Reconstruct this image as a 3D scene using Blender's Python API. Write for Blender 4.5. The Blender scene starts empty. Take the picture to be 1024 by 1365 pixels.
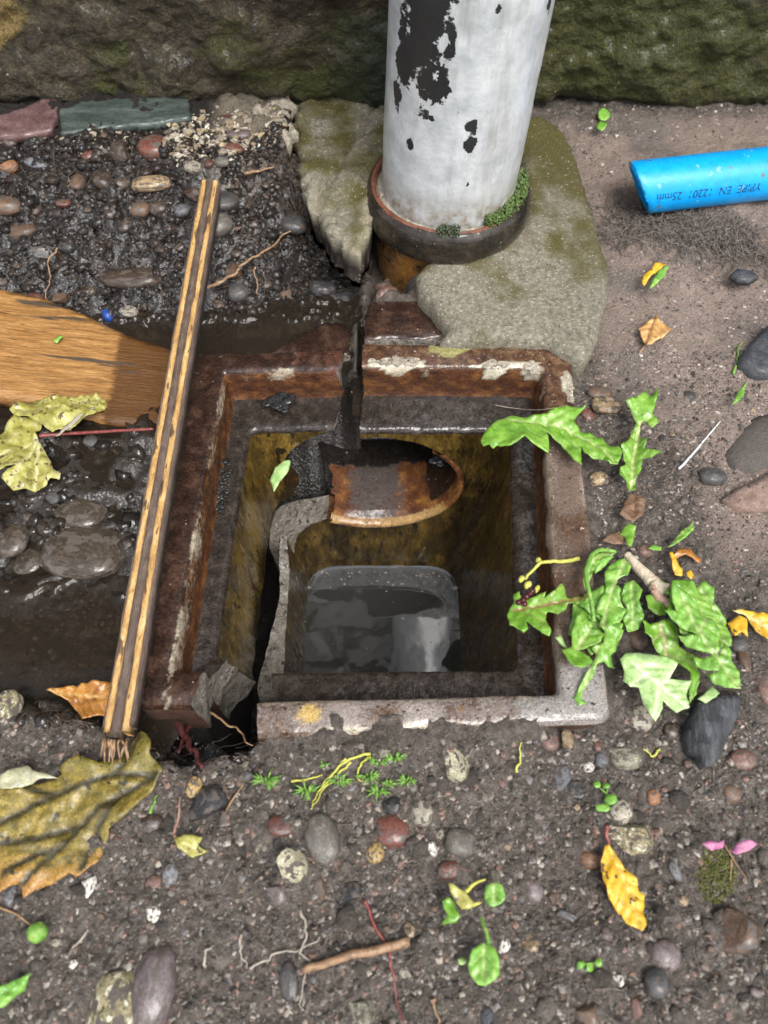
import bpy, math, random
import numpy as np
from mathutils import Vector, Matrix
from mathutils.geometry import delaunay_2d_cdt
random.seed(7); RNG = np.random.default_rng(7)
S = 0.01                                   # everything below is written in centimetres
SC = bpy.context.scene
COL = SC.collection
# ------------------------------------------------------------------ camera, sky, sun, exposure
PITCH = math.radians(31); CZ = 26.0; FPX = 1027.0
cam = bpy.data.cameras.new('camera'); camo = bpy.data.objects.new('camera', cam); COL.objects.link(camo)
camo.location = (0, 0, CZ*S); camo.rotation_euler = (PITCH, 0, 0)
cam.sensor_fit = 'HORIZONTAL'; cam.sensor_width = 36; cam.lens = 36*FPX/1024
cam.clip_start = 0.005; cam.clip_end = 60
cam.dof.use_dof = True; cam.dof.focus_distance = 0.325; cam.dof.aperture_fstop = 18
SC.camera = camo
W = bpy.data.worlds.new('World'); SC.world = W; W.use_nodes = True
nt = W.node_tree; nt.nodes.clear()
sky = nt.nodes.new('ShaderNodeTexSky'); sky.sky_type = 'NISHITA'; sky.sun_disc = False
SUN_EL, SUN_AZ = math.radians(60), math.radians(152)     # azimuth from +y, clockwise
sky.sun_elevation = SUN_EL; sky.sun_rotation = SUN_AZ; sky.dust_density = 4.0; sky.air_density = 1.0
hs = nt.nodes.new('ShaderNodeHueSaturation'); hs.inputs['Saturation'].default_value = 0.32
bg = nt.nodes.new('ShaderNodeBackground'); bg.inputs[1].default_value = 0.15
wo = nt.nodes.new('ShaderNodeOutputWorld')
nt.links.new(sky.outputs[0], hs.inputs['Color']); nt.links.new(hs.outputs[0], bg.inputs[0]); nt.links.new(bg.outputs[0], wo.inputs[0])
sl = bpy.data.lights.new('sun', 'SUN'); slo = bpy.data.objects.new('sun', sl); COL.objects.link(slo)
sl.energy = 1.3; sl.angle = math.radians(30); sl.color = (1, .98, .95)
sd_ = Vector((math.sin(SUN_AZ)*math.cos(SUN_EL), math.cos(SUN_AZ)*math.cos(SUN_EL), math.sin(SUN_EL)))
slo.rotation_euler = sd_.to_track_quat('Z', 'Y').to_euler(); slo.location = (0, -.5, 1)
vs = SC.view_settings; vs.view_transform = 'Standard'; vs.look = 'None'; vs.gamma = 1; vs.use_curve_mapping = False
vs.exposure = 0.97
# ------------------------------------------------------------------ helpers
FW = np.array([0, math.sin(PITCH), -math.cos(PITCH)]); UP = np.array([0, math.cos(PITCH), math.sin(PITCH)])
def P(px, py, z=0.0):
    """world point (cm) on the level z seen at a photograph pixel"""
    d = FW + (px-512)/FPX*np.array([1, 0, 0]) - (py-682.5)/FPX*UP
    t = (z-CZ)/d[2]
    return np.array([d[0]*t, d[1]*t, z])
def PP(pts, z=0.0): return np.array([P(a, b, z)[:2] for a, b in pts])
def crop(pts, ox, oy, k): return [(ox+a*k, oy+b*k) for a, b in pts]
def depth(p): return p[1]*FW[1] + (p[2]-CZ)*FW[2]
def sstep(a, b, x):
    t = np.clip((x-a)/(b-a), 0, 1); return t*t*(3-2*t)
def _h(i, j, k):
    n = (i.astype(np.int64)*374761393 + j.astype(np.int64)*668265263 + k.astype(np.int64)*2147483647) & 0xffffffff
    n = ((n ^ (n >> 13))*1274126177) & 0xffffffff
    n = ((n ^ (n >> 16))*2246822519) & 0xffffffff
    return ((n ^ (n >> 15)) & 0xffff)/32767.5 - 1
def vnoise(x, y, z):
    x, y, z = [np.asarray(v, float) for v in np.broadcast_arrays(x, y, z)]
    i, j, k = np.floor(x).astype(int), np.floor(y).astype(int), np.floor(z).astype(int)
    u, v, w = x-i, y-j, z-k
    u, v, w = [t*t*t*(t*(t*6-15)+10) for t in (u, v, w)]
    r = 0
    for a in (0, 1):
        for b in (0, 1):
            for c in (0, 1):
                r = r + _h(i+a, j+b, k+c)*(u if a else 1-u)*(v if b else 1-v)*(w if c else 1-w)
    return r
def fbm(x, y, z=0.0, o=4, g=.5):
    r, a, t = 0, 1, 0
    for q in range(o):
        r = r + a*vnoise(x*2**q+q*17.3, y*2**q-q*9.1, z*2**q+q*5.7); t += a; a *= g
    return r/t
def inpoly(poly, X, Y):
    r = np.zeros(np.shape(X), bool); n = len(poly)
    for a in range(n):
        x1, y1 = poly[a]; x2, y2 = poly[(a+1) % n]
        if y1 == y2: continue
        c = (y1 > Y) != (y2 > Y)
        r ^= c & (X < (x2-x1)*(Y-y1)/(y2-y1)+x1)
    return r
def segd(poly, X, Y, closed=True):
    d = np.full(np.shape(X), 1e9); n = len(poly)
    for a in range(n if closed else n-1):
        p, q = np.array(poly[a]), np.array(poly[(a+1) % n]); v = q-p; L = max(v@v, 1e-9)
        t = np.clip(((X-p[0])*v[0]+(Y-p[1])*v[1])/L, 0, 1)
        d = np.minimum(d, np.hypot(X-p[0]-t*v[0], Y-p[1]-t*v[1]))
    return d
def sdist(poly, X, Y):
    d = segd(poly, X, Y); return np.where(inpoly(poly, X, Y), -d, d)
# ------------------------------------------------------------------ object helpers
def tag(o, label=None, cat=None, group=None, kind=None):
    if label: o['label'] = label
    if cat: o['category'] = cat
    if group: o['group'] = group
    if kind: o['kind'] = kind
    return o
ORG = {}
def mk(name, V, F, mats, parent=None, smooth=True, sharp=None, org=None, mi=None, tint=None):
    """one mesh object from vertices in world centimetres"""
    V = np.asarray(V, float)
    if org is None: org = np.array([V[:, 0].mean(), V[:, 1].mean(), V[:, 2].min()])
    me = bpy.data.meshes.new(name); me.from_pydata(((V-org)*S).tolist(), [], [list(map(int, f)) for f in F])
    if not isinstance(mats, (list, tuple)): mats = [mats]
    for m in mats: me.materials.append(m)
    if mi is not None: me.polygons.foreach_set('material_index', np.asarray(mi, np.int32))
    me.polygons.foreach_set('use_smooth', np.full(len(me.polygons), smooth))
    if tint is not None:
        at = me.color_attributes.new('tint', 'FLOAT_COLOR', 'POINT'); at.data.foreach_set('color', np.asarray(tint, np.float32).ravel())
    me.update(); me.validate()
    if sharp: me.set_sharp_from_angle(angle=math.radians(sharp))
    o = bpy.data.objects.new(name, me); COL.objects.link(o)
    ORG[o] = np.array(org, float)
    if parent is not None: o.parent = parent; o.location = (org-ORG[parent])*S
    else: o.location = np.array(org)*S
    return o
def thing(name, label, cat, loc, group=None):
    o = bpy.data.objects.new(name, None); COL.objects.link(o); o.empty_display_size = .01
    o.location = np.array(loc)*S; ORG[o] = np.array(loc, float)
    return tag(o, label, cat, group)
# ------------------------------------------------------------------ materials
def MAT(name, cols, scale=2.0, det=7, rough=.5, rvar=.2, bump=.5, bscale=9, coat=0.0, coatr=.12, specks=(), attr=False,
        rand=0.0, stretch=(1, 1, 1), fine=.35, spec=.5, sss=0.0, dist=.02, ragged=.9, edge=.12, coatb=.5):
    m = bpy.data.materials.new(name); m.use_nodes = True; t = m.node_tree; N = t.nodes.new; L = t.links.new
    b = t.nodes['Principled BSDF']
    tc = N('ShaderNodeTexCoord'); mp = N('ShaderNodeMapping'); L(tc.outputs['Object'], mp.inputs[0]); mp.inputs['Scale'].default_value = [100*s for s in stretch]
    oi = N('ShaderNodeObjectInfo'); ml = N('ShaderNodeMath'); ml.operation = 'MULTIPLY'; ml.inputs[1].default_value = 37; L(oi.outputs['Random'], ml.inputs[0])
    va = N('ShaderNodeVectorMath'); va.operation = 'ADD'; L(mp.outputs[0], va.inputs[0]); L(ml.outputs[0], va.inputs[1]); co = va.outputs[0]
    def noise(s, d, r=.55):
        n = N('ShaderNodeTexNoise'); n.inputs['Scale'].default_value = s; n.inputs['Detail'].default_value = d; n.inputs['Roughness'].default_value = r; L(co, n.inputs['Vector']); return n
    def mapr(src, a, b_, c=0, d=1):
        r = N('ShaderNodeMapRange'); r.inputs[1].default_value = a; r.inputs[2].default_value = b_; r.inputs[3].default_value = c; r.inputs[4].default_value = d; L(src, r.inputs[0]); return r.outputs[0]
    def mix(f, a, b_, bt='MIX'):
        x = N('ShaderNodeMix'); x.data_type = 'RGBA'; x.blend_type = bt
        if isinstance(f, float): x.inputs[0].default_value = f
        else: L(f, x.inputs[0])
        for s_, v in ((6, a), (7, b_)):
            if isinstance(v, tuple): x.inputs[s_].default_value = (*v, 1)
            else: L(v, x.inputs[s_])
        return x.outputs[2]
    n1 = noise(scale, det, .62); rp = N('ShaderNodeValToRGB'); L(n1.outputs[0], rp.inputs[0]); e = rp.color_ramp.elements
    k = len(cols)
    for q in range(k):
        ps = .28 + .44*q/max(k-1, 1)
        el = e[q] if q < 2 else e.new(ps)
        el.position = ps; el.color = (*cols[q], 1)
    c = rp.outputs[0]
    nf = noise(scale*7, 4, .6)
    if attr:
        at = N('ShaderNodeAttribute'); at.attribute_name = 'tint'
        nr = noise(scale*2.2, 8, .7)
        s1 = N('ShaderNodeMath'); s1.operation = 'MULTIPLY_ADD'; L(nr.outputs[0], s1.inputs[0]); s1.inputs[1].default_value = ragged; L(at.outputs['Alpha'], s1.inputs[2])
        f = mapr(s1.outputs[0], .5*ragged+.5-edge, .5*ragged+.5+edge)
        tc_ = mix(mapr(n1.outputs[0], .3, .7, .0, .55), at.outputs['Color'], (.0, .0, .0))
        tc2 = mix(.45, at.outputs['Color'], tc_)
        c = mix(f, c, tc2)
    fv = mapr(nf.outputs[0], .25, .75, 1-fine*1.3, 1+fine)
    vm = N('ShaderNodeVectorMath'); vm.operation = 'SCALE'; L(c, vm.inputs[0]); L(fv, vm.inputs[3]); c = vm.outputs[0]
    for (sc_, thr, ss) in specks:
        ns = noise(ss, 3, .5); c = mix(mapr(ns.outputs[0], thr, thr+.035), c, sc_)
    if rand:
        hv = N('ShaderNodeHueSaturation'); L(c, hv.inputs['Color']); hv.inputs['Hue'].default_value = .5
        L(mapr(oi.outputs['Random'], 0, 1, 1-rand, 1+rand), hv.inputs['Value']); c = hv.outputs[0]
    L(c, b.inputs['Base Color'])
    nr2 = noise(scale*3, 4); L(mapr(nr2.outputs[0], .3, .7, max(rough-rvar, .03), min(rough+rvar, 1)), b.inputs['Roughness'])
    b.inputs['Specular IOR Level'].default_value = spec
    b.inputs['Coat Weight'].default_value = coat; b.inputs['Coat Roughness'].default_value = coatr
    if coat: L(mapr(nr2.outputs[0], .45, .68, coat, coat*.35), b.inputs['Coat Weight'])
    if sss: b.inputs['Subsurface Weight'].default_value = sss; b.inputs['Subsurface Radius'].default_value = (.002, .003, .001)
    nb = noise(bscale, 6, .65); bp = N('ShaderNodeBump'); bp.inputs['Strength'].default_value = bump; bp.inputs['Distance'].default_value = dist*S*5
    L(nb.outputs[0], bp.inputs['Height']); L(bp.outputs[0], b.inputs['Normal'])
    if coat:
        b.inputs['Specular IOR Level'].default_value = spec*(1-.85*min(coat, 1)); nb2 = noise(bscale*.42, 3, .5)
        bp2 = N('ShaderNodeBump'); bp2.inputs['Strength'].default_value = coatb; bp2.inputs['Distance'].default_value = dist*S*5*.7; L(nb2.outputs[0], bp2.inputs['Height']); L(bp2.outputs[0], b.inputs['Coat Normal'])
    return m
def WATER(name, tint, f0=1.33, deep=.5, rough=.015, rip=.05, dcol=(.042, .033, .025)):
    m = bpy.data.materials.new(name); m.use_nodes = True; t = m.node_tree; t.nodes.clear(); N = t.nodes.new; L = t.links.new
    o = N('ShaderNodeOutputMaterial'); tr = N('ShaderNodeBsdfTransparent'); tr.inputs[0].default_value = (*tint, 1)
    df = N('ShaderNodeBsdfDiffuse'); df.inputs[0].default_value = (*dcol, 1)
    m1 = N('ShaderNodeMixShader'); m1.inputs[0].default_value = deep; L(tr.outputs[0], m1.inputs[1]); L(df.outputs[0], m1.inputs[2])
    gl = N('ShaderNodeBsdfGlossy'); gl.inputs['Roughness'].default_value = rough
    fr = N('ShaderNodeFresnel'); fr.inputs[0].default_value = f0
    tc = N('ShaderNodeTexCoord'); n = N('ShaderNodeTexNoise'); n.inputs['Scale'].default_value = 60; L(tc.outputs['Object'], n.inputs['Vector'])
    bp = N('ShaderNodeBump'); bp.inputs['Strength'].default_value = rip; bp.inputs['Distance'].default_value = .001; L(n.outputs[0], bp.inputs['Height'])
    L(bp.outputs[0], gl.inputs['Normal']); L(bp.outputs[0], fr.inputs['Normal'])
    m2 = N('ShaderNodeMixShader'); L(fr.outputs[0], m2.inputs[0]); L(m1.outputs[0], m2.inputs[1]); L(gl.outputs[0], m2.inputs[2]); L(m2.outputs[0], o.inputs[0])
    return m
# soils
M_soil = MAT('soil', [(.045, .037, .030), (.13, .108, .089), (.26, .222, .188)], scale=3.6, det=12, rough=.6, rvar=.3, bump=1, bscale=8, dist=.06, fine=.65,
             specks=[((.30, .26, .22), .70, 16), ((.012, .010, .009), .69, 7)], attr=True, ragged=.7)
M_grit = MAT('grit', [(.5, .5, .5), (1, 1, 1)], attr=True, rough=.5, bump=.4, coat=.15, ragged=0.0)
# glazed clay
M_rim = MAT('glazed_clay_rim', [(.026, .012, .007), (.095, .044, .022), (.24, .145, .08)], scale=2.4, det=11, rough=.28, rvar=.18, bump=.9, bscale=7, coat=.8, coatr=.08, dist=.03, fine=.5, coatb=.35, attr=True,
            specks=[((.045, .022, .016), .66, 5), ((.50, .42, .33), .69, 7)])
M_ledge = MAT('wet_ledge_clay', [(.013, .009, .007), (.034, .025, .020), (.080, .062, .050)], scale=2.2, rough=.3, rvar=.14, bump=1, bscale=6, coat=1, coatr=.05, dist=.035, attr=True, coatb=.5, fine=.6,
              specks=[((.02, .016, .014), .62, 6)])
M_step = MAT('rust_clay_step', [(.022, .009, .005), (.075, .027, .010), (.19, .08, .022)], scale=1.6, rough=.3, bump=.8, bscale=8, coat=.7, attr=True, stretch=(1, 1, 1.6))
M_inner = MAT('olive_slimed_clay', [(.018, .012, .005), (.068, .043, .011), (.17, .105, .024)], scale=1.1, det=11, rough=.32, bump=.7, bscale=5, coat=1, coatr=.06, fine=.5, stretch=(1.3, 1.3, .45), attr=True,
              specks=[((.018, .013, .008), .62, 2.4)])
M_outer = MAT('outer_clay', [(.04, .022, .015), (.10, .05, .03)], scale=2, rough=.6, coat=.2, bump=.8)
M_raw = MAT('broken_clay', [(.12, .10, .082), (.26, .23, .19), (.40, .365, .31)], scale=2.8, rough=.55, bump=1, bscale=3.2, coat=.3, dist=.11, fine=.5, specks=[((.06, .05, .04), .62, 4)])
M_choc = MAT('chocolate_glaze', [(.012, .007, .005), (.032, .016, .011), (.095, .052, .034)], scale=1.3, det=9, rough=.26, rvar=.16, bump=.7, bscale=7, coat=1, coatr=.06, attr=True, fine=.5,
             specks=[((.035, .018, .014), .64, 4), ((.42, .36, .28), .71, 5)])
M_tube = MAT('rusty_pipe_clay', [(.035, .014, .008), (.12, .045, .018), (.30, .14, .035)], scale=1.1, rough=.3, bump=.7, coat=.7, attr=True, specks=[((.5, .4, .25), .70, 5)])
M_collar = MAT('brown_glaze_collar', [(.010, .009, .007), (.022, .018, .013), (.055, .040, .027)], scale=1.2, rough=.25, rvar=.12, bump=.6, bscale=4, coat=.8, coatr=.05, spec=.3, attr=True, specks=[((.30, .27, .23), .72, 7)])
M_conc = MAT('mossy_concrete', [(.10, .092, .065), (.22, .20, .15), (.34, .31, .24)], scale=4.5, det=10, rough=.75, rvar=.2, bump=1, bscale=8, dist=.035, attr=True, coat=.1, edge=.38,
             specks=[((.5, .47, .38), .66, 9), ((.06, .05, .035), .66, 7)])
M_stone = MAT('mossy_sandstone', [(.022, .018, .011), (.062, .049, .028), (.14, .115, .065)], scale=1.5, det=12, rough=.55, rvar=.25, bump=1, bscale=4.5, dist=.11, attr=True, coat=.25, fine=.6,
              specks=[((.33, .30, .22), .71, 4)])
M_mortar = MAT('lime_mortar', [(.20, .17, .13), (.40, .35, .27), (.58, .53, .44)], scale=2.2, rough=.7, bump=1, bscale=7, dist=.04, coat=.2, specks=[((.09, .05, .03), .64, 4)])
M_slateR = MAT('purple_slate', [(.07, .04, .04), (.13, .075, .072), (.2, .13, .125)], scale=1.4, rough=.35, bump=.6, coat=.7, specks=[((.33, .28, .25), .73, 6)])
M_slateG = MAT('green_slate', [(.025, .032, .028), (.055, .07, .062), (.11, .13, .12)], scale=1.2, rough=.28, bump=.7, bscale=4, coat=.8, stretch=(.5, 1.5, 1), specks=[((.33, .3, .25), .74, 6)])
M_slateD = MAT('dark_slate', [(.02, .021, .024), (.05, .052, .057), (.10, .10, .105)], scale=2, rough=.5, bump=.7, coat=.15)
M_sandst = MAT('red_sandstone', [(.13, .085, .068), (.23, .155, .12), (.30, .22, .18)], scale=2, rough=.8, bump=.8, attr=True, specks=[((.07, .05, .045), .66, 3)])
M_char = MAT('charcoal', [(.018, .019, .021), (.05, .053, .058), (.13, .137, .145)], scale=2.2, rough=.45, bump=1, bscale=5, dist=.05, stretch=(1.0, .25, 1.0))
# wood, plastics
M_plank = MAT('wet_plank', [(.15, .07, .02), (.31, .155, .048), (.45, .25, .09)], scale=2.6, det=8, rough=.34, bump=.7, bscale=5, coat=.4, stretch=(.16, 1.8, 1), specks=[((.08, .035, .012), .66, 4), ((.07, .05, .033), .63, .7)], attr=True)
M_plyY = MAT('yellow_ply', [(.30, .16, .05), (.52, .31, .11), (.66, .46, .21)], scale=2.4, rough=.55, bump=.8, bscale=7, stretch=(1.6, .35, 1.6), specks=[((.12, .07, .035), .59, 2.2), ((.10, .05, .02), .67, 5)])
M_plyB = MAT('brown_ply', [(.055, .038, .028), (.115, .08, .062), (.19, .14, .11)], scale=3, rough=.6, bump=1, bscale=7, stretch=(1.6, .5, 1.6))
M_blue = MAT('blue_plastic', [(.0, .25, .62), (.0, .30, .72), (.005, .34, .78)], scale=1.4, rough=.33, rvar=.08, bump=.12, fine=.08, specks=[((.03, .05, .07), .70, 6), ((.12, .36, .60), .66, 2.5), ((.13, .12, .10), .70, 1.6)])
M_print = MAT('dark_print', [(.004, .03, .10), (.006, .05, .15)], scale=8, rough=.6, bump=0)
M_bluebit = MAT('blue_scrap', [(.01, .03, .16), (.02, .07, .32)], rough=.3, bump=.4, coat=.4)
# plants
def LEAF(name, cols, vein=(.45, .5, .25), **k):
    a = dict(scale=1.5, rough=.40, rvar=.18, bump=.55, bscale=3.2, coat=.55, coatr=.12, sss=.1, attr=True, ragged=.12, fine=.22, edge=.42, dist=.02, coatb=.3); a.update(k)
    return MAT(name, cols, **a)
M_lfA = LEAF('dandelion_green', [(.065, .17, .012), (.14, .30, .028), (.26, .43, .08)])
M_lfB = LEAF('pale_leaf_underside', [(.20, .34, .10), (.31, .46, .17), (.43, .57, .28)])
M_lfC = LEAF('fresh_leaf', [(.07, .19, .018), (.155, .34, .045), (.29, .47, .11)])
M_lfY = LEAF('yellow_leaf', [(.42, .22, .012), (.62, .36, .02), (.72, .48, .06)], specks=[((.10, .06, .03), .64, 4)])
M_lfO = LEAF('orange_leaf', [(.36, .19, .06), (.55, .31, .11), (.66, .42, .17)], specks=[((.15, .08, .03), .68, 5)])
M_lfBr = LEAF('brown_olive_leaf', [(.09, .075, .018), (.23, .175, .032), (.40, .29, .07)], scale=2.2, coat=.25, fine=.45, bump=.8, specks=[((.03, .025, .012), .645, 3.2)])
M_lfD = LEAF('dead_orange_leaf', [(.12, .04, .01), (.36, .15, .025), (.55, .28, .06)], coat=.7, coatr=.08)
M_lfS = LEAF('spotted_sycamore_leaf', [(.12, .11, .025), (.30, .28, .06), (.48, .46, .17)], scale=1.2, coat=.6, specks=[((.09, .06, .03), .60, 4)])
M_lfP = LEAF('pale_wet_leaf', [(.22, .21, .12), (.36, .35, .22), (.5, .5, .38)], coat=.7)
M_brn = MAT('brown_bract', [(.07, .04, .025), (.16, .09, .05), (.25, .16, .10)], scale=2.5, rough=.5)
M_root = MAT('tan_root', [(.12, .07, .035), (.27, .16, .085), (.40, .27, .16)], scale=4, rough=.5, coat=.3)
M_rootD = MAT('dark_rootlet', [(.03, .02, .014), (.09, .065, .05), (.2, .16, .13)], scale=4, rough=.6, coat=.2, rand=.3)
M_rootR = MAT('red_root', [(.10, .02, .02), (.22, .05, .045), (.30, .10, .08)], scale=3, rough=.35, coat=.4)
M_rootK = MAT('dark_red_root', [(.035, .010, .010), (.085, .022, .022), (.14, .05, .045)], scale=3, rough=.35, coat=.5)
M_pale = MAT('pale_fibre', [(.16, .14, .11), (.31, .27, .22), (.45, .41, .35)], scale=4, rough=.5)
M_moss = MAT('moss', [(.03, .06, .012), (.08, .13, .03), (.17, .23, .07)], scale=5, rough=.6, attr=False)
M_sprig = MAT('green_sprig', [(.07, .19, .02), (.15, .32, .05), (.3, .42, .1)], scale=5, rough=.45, sss=.1)
M_sprigY = MAT('yellow_sprig', [(.30, .33, .03), (.48, .47, .08), (.55, .52, .15)], scale=5, rough=.45, sss=.1)
M_berry = MAT('dark_red_flower', [(.03, .004, .006), (.09, .012, .015)], scale=5, rough=.3, coat=.5)
M_pink = MAT('pink_petal', [(.26, .07, .18), (.42, .14, .28), (.5, .25, .32)], scale=4, rough=.4)
M_tar = MAT('black_slime', [(.006, .007, .008), (.02, .022, .022), (.05, .055, .052)], scale=4, rough=.15, bump=1, bscale=5, coat=1, coatr=.05, dist=.06)
def STONE(name, c, coat=.3, rough=.4, bump=.5, sp=()):
    c = np.array(c); return MAT(name, [tuple(c*.6), tuple(c), tuple(np.minimum(c*1.45, .9))], scale=1.7, det=8, rough=rough, bump=bump, bscale=6, coat=coat, rand=.25, specks=tuple(sp)+(((.085, .07, .058), .53, 2.4),), fine=.5)
ST = {
 'brown': STONE('brown_pebble', (.115, .07, .045), .45), 'darkbrown': STONE('dark_brown_pebble', (.05, .034, .025), .7, .3, .3),
 'red': STONE('red_pebble', (.115, .042, .030), .6, .28, .3), 'pinkred': STONE('pink_red_pebble', (.17, .095, .075), .35),
 'grey': STONE('grey_pebble', (.115, .105, .09), .3), 'darkgrey': STONE('dark_grey_pebble', (.055, .055, .055), .5, .35),
 'bluegrey': STONE('blue_grey_pebble', (.15, .155, .17), .3), 'pale': STONE('pale_pebble', (.31, .28, .22), .2, .55, .7, [((.22, .18, .13), .62, 5)]),
 'cream': STONE('cream_stone', (.38, .35, .24), .15, .6, 1, [((.16, .14, .09), .65, 5)]), 'tan': STONE('tan_pebble', (.27, .19, .105), .5, .35, .4, [((.42, .36, .25), .6, 2)]),
 'yellow': STONE('yellow_pebble', (.36, .24, .085), .3), 'orange': STONE('orange_pebble', (.25, .115, .055), .3),
 'green': STONE('greenish_stone', (.17, .165, .115), .3, .5, .8, [((.36, .35, .28), .6, 5)]), 'speck': STONE('speckled_stone', (.25, .215, .12), .15, .7, 1, [((.52, .49, .38), .56, 5), ((.05, .04, .02), .6, 7)]),
 'white': STONE('white_chip', (.58, .55, .49), .1, .6), 'purple': STONE('purple_grey_pebble', (.13, .10, .10), .5, .3, .3), 'mud': STONE('mud_coated_stone', (.05, .038, .028), 1, .3, .8), 'black': STONE('black_stone', (.028, .028, .03), .5, .35, .8),
}
import bmesh
def ico0():
    bm = bmesh.new(); bmesh.ops.create_icosphere(bm, subdivisions=1, radius=1); V = np.array([v.co[:] for v in bm.verts]); bm.verts.index_update(); F = [[v.index for v in f.verts] for f in bm.faces]; bm.free(); return V, F
ICO0 = ico0()
# ------------------------------------------------------------------ ground: one sheet
trench = np.vstack([PP([(-260, 960), (60, 950), (190, 985), (222, 930)], -.8), [[-6.6, 10.2], [-6.8, 22.4], [-1.3, 22.6], [-0.9, 28.2]], PP([(470, 405), (300, 415), (165, 412), (-300, 408)], -1.8)])
gap = PP([(185, 930), (348, 915), (352, 985), (330, 990), (290, 1004), (240, 1014), (208, 1006), (190, 980)], -.8)
pit = np.array([[-7.6, 8.9], [-6, 7.4], [7.0, 8.0], [7.8, 23.6], [2.9, 24.2], [2.4, 27.6], [-1.2, 27.6], [-1.25, 24.3], [-8.0, 24.0]])
sandp = np.vstack([PP([(720, 150), (1500, 150)], .5), PP([(1500, 760), (960, 770), (900, 640), (790, 500)], 0)])
RIMQ = np.array([(-7.9, 6.7), (7.75, 7.35), (8.45, 24.35), (-7.8, 24.9)])
def terrain(X, Y):
    n1 = fbm(X*.30, Y*.30, 1.0, 4); n2 = fbm(X*1.1, Y*1.1, 5.0, 4, .6); n3 = fbm(X*3.6, Y*3.6, 9.0, 3, .6)
    sand = sstep(1.5, -2.5, sdist(sandp, X, Y))
    rough = 1-.35*sand
    base = -.62 + .42*n1 + rough*(.30*n2 + .16*n3)
    base = base + np.where(X > 0, sstep(22, 41, Y)*1.15, 0) + sstep(9, 18, X)*.35*sstep(5, 20, Y) + sstep(4, -4, Y)*.15
    base = base + sstep(-8, -13, X)*sstep(7, 3, Y)*.15
    dr = sdist(RIMQ, X, Y); base = base + (.38+.36*n2+.08*n3)*sstep(1.8, .1, dr)*np.clip(sstep(10.5, 8.5, Y)*sstep(-5, -3.6, X)+sstep(7, 8.2, X)*sstep(18, 14, Y), 0, 1)
    lump = np.abs(fbm(X*.42+7, Y*.42, 3.3, 3))
    fl = -2.55 + (.45 + .75*(1-2.2*lump))*sstep(11, 15, Y)*sstep(24, 20, Y) + .35*n1 + .22*n2 + .09*n3
    H = base*1.0
    wt = sstep(.35, -1.3, sdist(trench, X, Y) + .5*n2)
    H = H*(1-wt) + fl*wt
    toe = 27.6 + sstep(-7.2, -3.4, X)*4.6 + .5*n1; top = 35.6 + sstep(-7.2, -3.4, X)*1.4
    tb = np.clip((Y-toe)/(top-toe), 0, 1)
    hb = -2.2 + (2.4+2.2)*tb**.85 + .45*n1 + rough*(.65*n2*sstep(0, .2, tb) + .42*n3) + sstep(36, 40, Y)*.1
    wb = sstep(-.3, -1.6, X + .3*n2) * sstep(27.2, 28.2, Y)
    H = H*(1-wb) + hb*wb
    H = np.where((X > -5) & (X < 1.5) & (Y > 35), np.minimum(H, 1.0), H)
    wc = sstep(1.6, .6, X)*sstep(-1.2, -.2, X)*sstep(28, 29, Y)*sstep(34, 33, Y)
    H = H*(1-wc) - 2.6*wc
    wg = sstep(.25, -.55, sdist(gap, X, Y) + .25*n2)
    H = H*(1-wg) + (-5.5+.5*n2)*wg
    H = np.where(inpoly(pit, X, Y), -17.5, H)
    return H, sand, wt, wb, tb, wg
xs = np.concatenate([-19-np.geomspace(1, 500, 16)[::-1], np.arange(-19, 27.01, .15), 27+np.geomspace(1, 500, 16)])
ys = np.concatenate([-4-np.geomspace(1, 500, 16)[::-1], np.arange(-4, 46.01, .15), 46+np.geomspace(1, 100, 8)])
GX, GY = np.meshgrid(xs, ys)
GH, gs, gw, gb, gtb, gg = terrain(GX, GY)
def Hs(x, y):
    i = int(np.clip(np.searchsorted(xs, x)-1, 0, len(xs)-2)); j = int(np.clip(np.searchsorted(ys, y)-1, 0, len(ys)-2))
    u = (x-xs[i])/(xs[i+1]-xs[i]); v = (y-ys[j])/(ys[j+1]-ys[j])
    return float((GH[j, i]*(1-u)+GH[j, i+1]*u)*(1-v)+(GH[j+1, i]*(1-u)+GH[j+1, i+1]*u)*v)
def onground(px, py, z0=-.6):
    z = z0
    for _ in range(6):
        p = P(px, py, z); z = .4*z+.6*max(Hs(p[0], p[1]), -6)
    return P(px, py, z)
ny, nx = GX.shape
tint = np.zeros((ny, nx, 4)); tint[..., :3] = (.1, .085, .07); 
def paint(mask, col):
    global tint
    m = mask[..., None]; tint[..., :3] = tint[..., :3]*(1-m) + np.array(col)*m; tint[..., 3] = np.maximum(tint[..., 3], mask)
paint(gs*.95, (.37, .285, .235)); 
paint(gs*sstep(.05, .45, fbm(GX*.35+3, GY*.35, 2, 5))*.75, (.19, .165, .145))
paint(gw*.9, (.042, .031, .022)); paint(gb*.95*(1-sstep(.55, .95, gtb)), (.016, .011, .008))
paint(gb*sstep(.80, 1, gtb+.25*fbm(GX*.8, GY*.8, 3, 4))*.75*sstep(-11, -8.5, GX), (.30, .25, .18)); paint(gb*sstep(-8.3, -9.3, GX), (.018, .013, .010)); paint(gg, (.02, .015, .012)); paint(inpoly(pit, GX, GY)*1.0, (.015, .011, .008))  # last, the pit: painted near black so the cracks look unlit
idx = np.arange(ny*nx).reshape(ny, nx)
F = np.stack([idx[:-1, :-1], idx[:-1, 1:], idx[1:, 1:], idx[1:, :-1]], -1).reshape(-1, 4)
wet = np.clip(np.maximum(np.maximum(gw, gb*(1-sstep(.75, 1, gtb))), gg), 0, 1)
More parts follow.
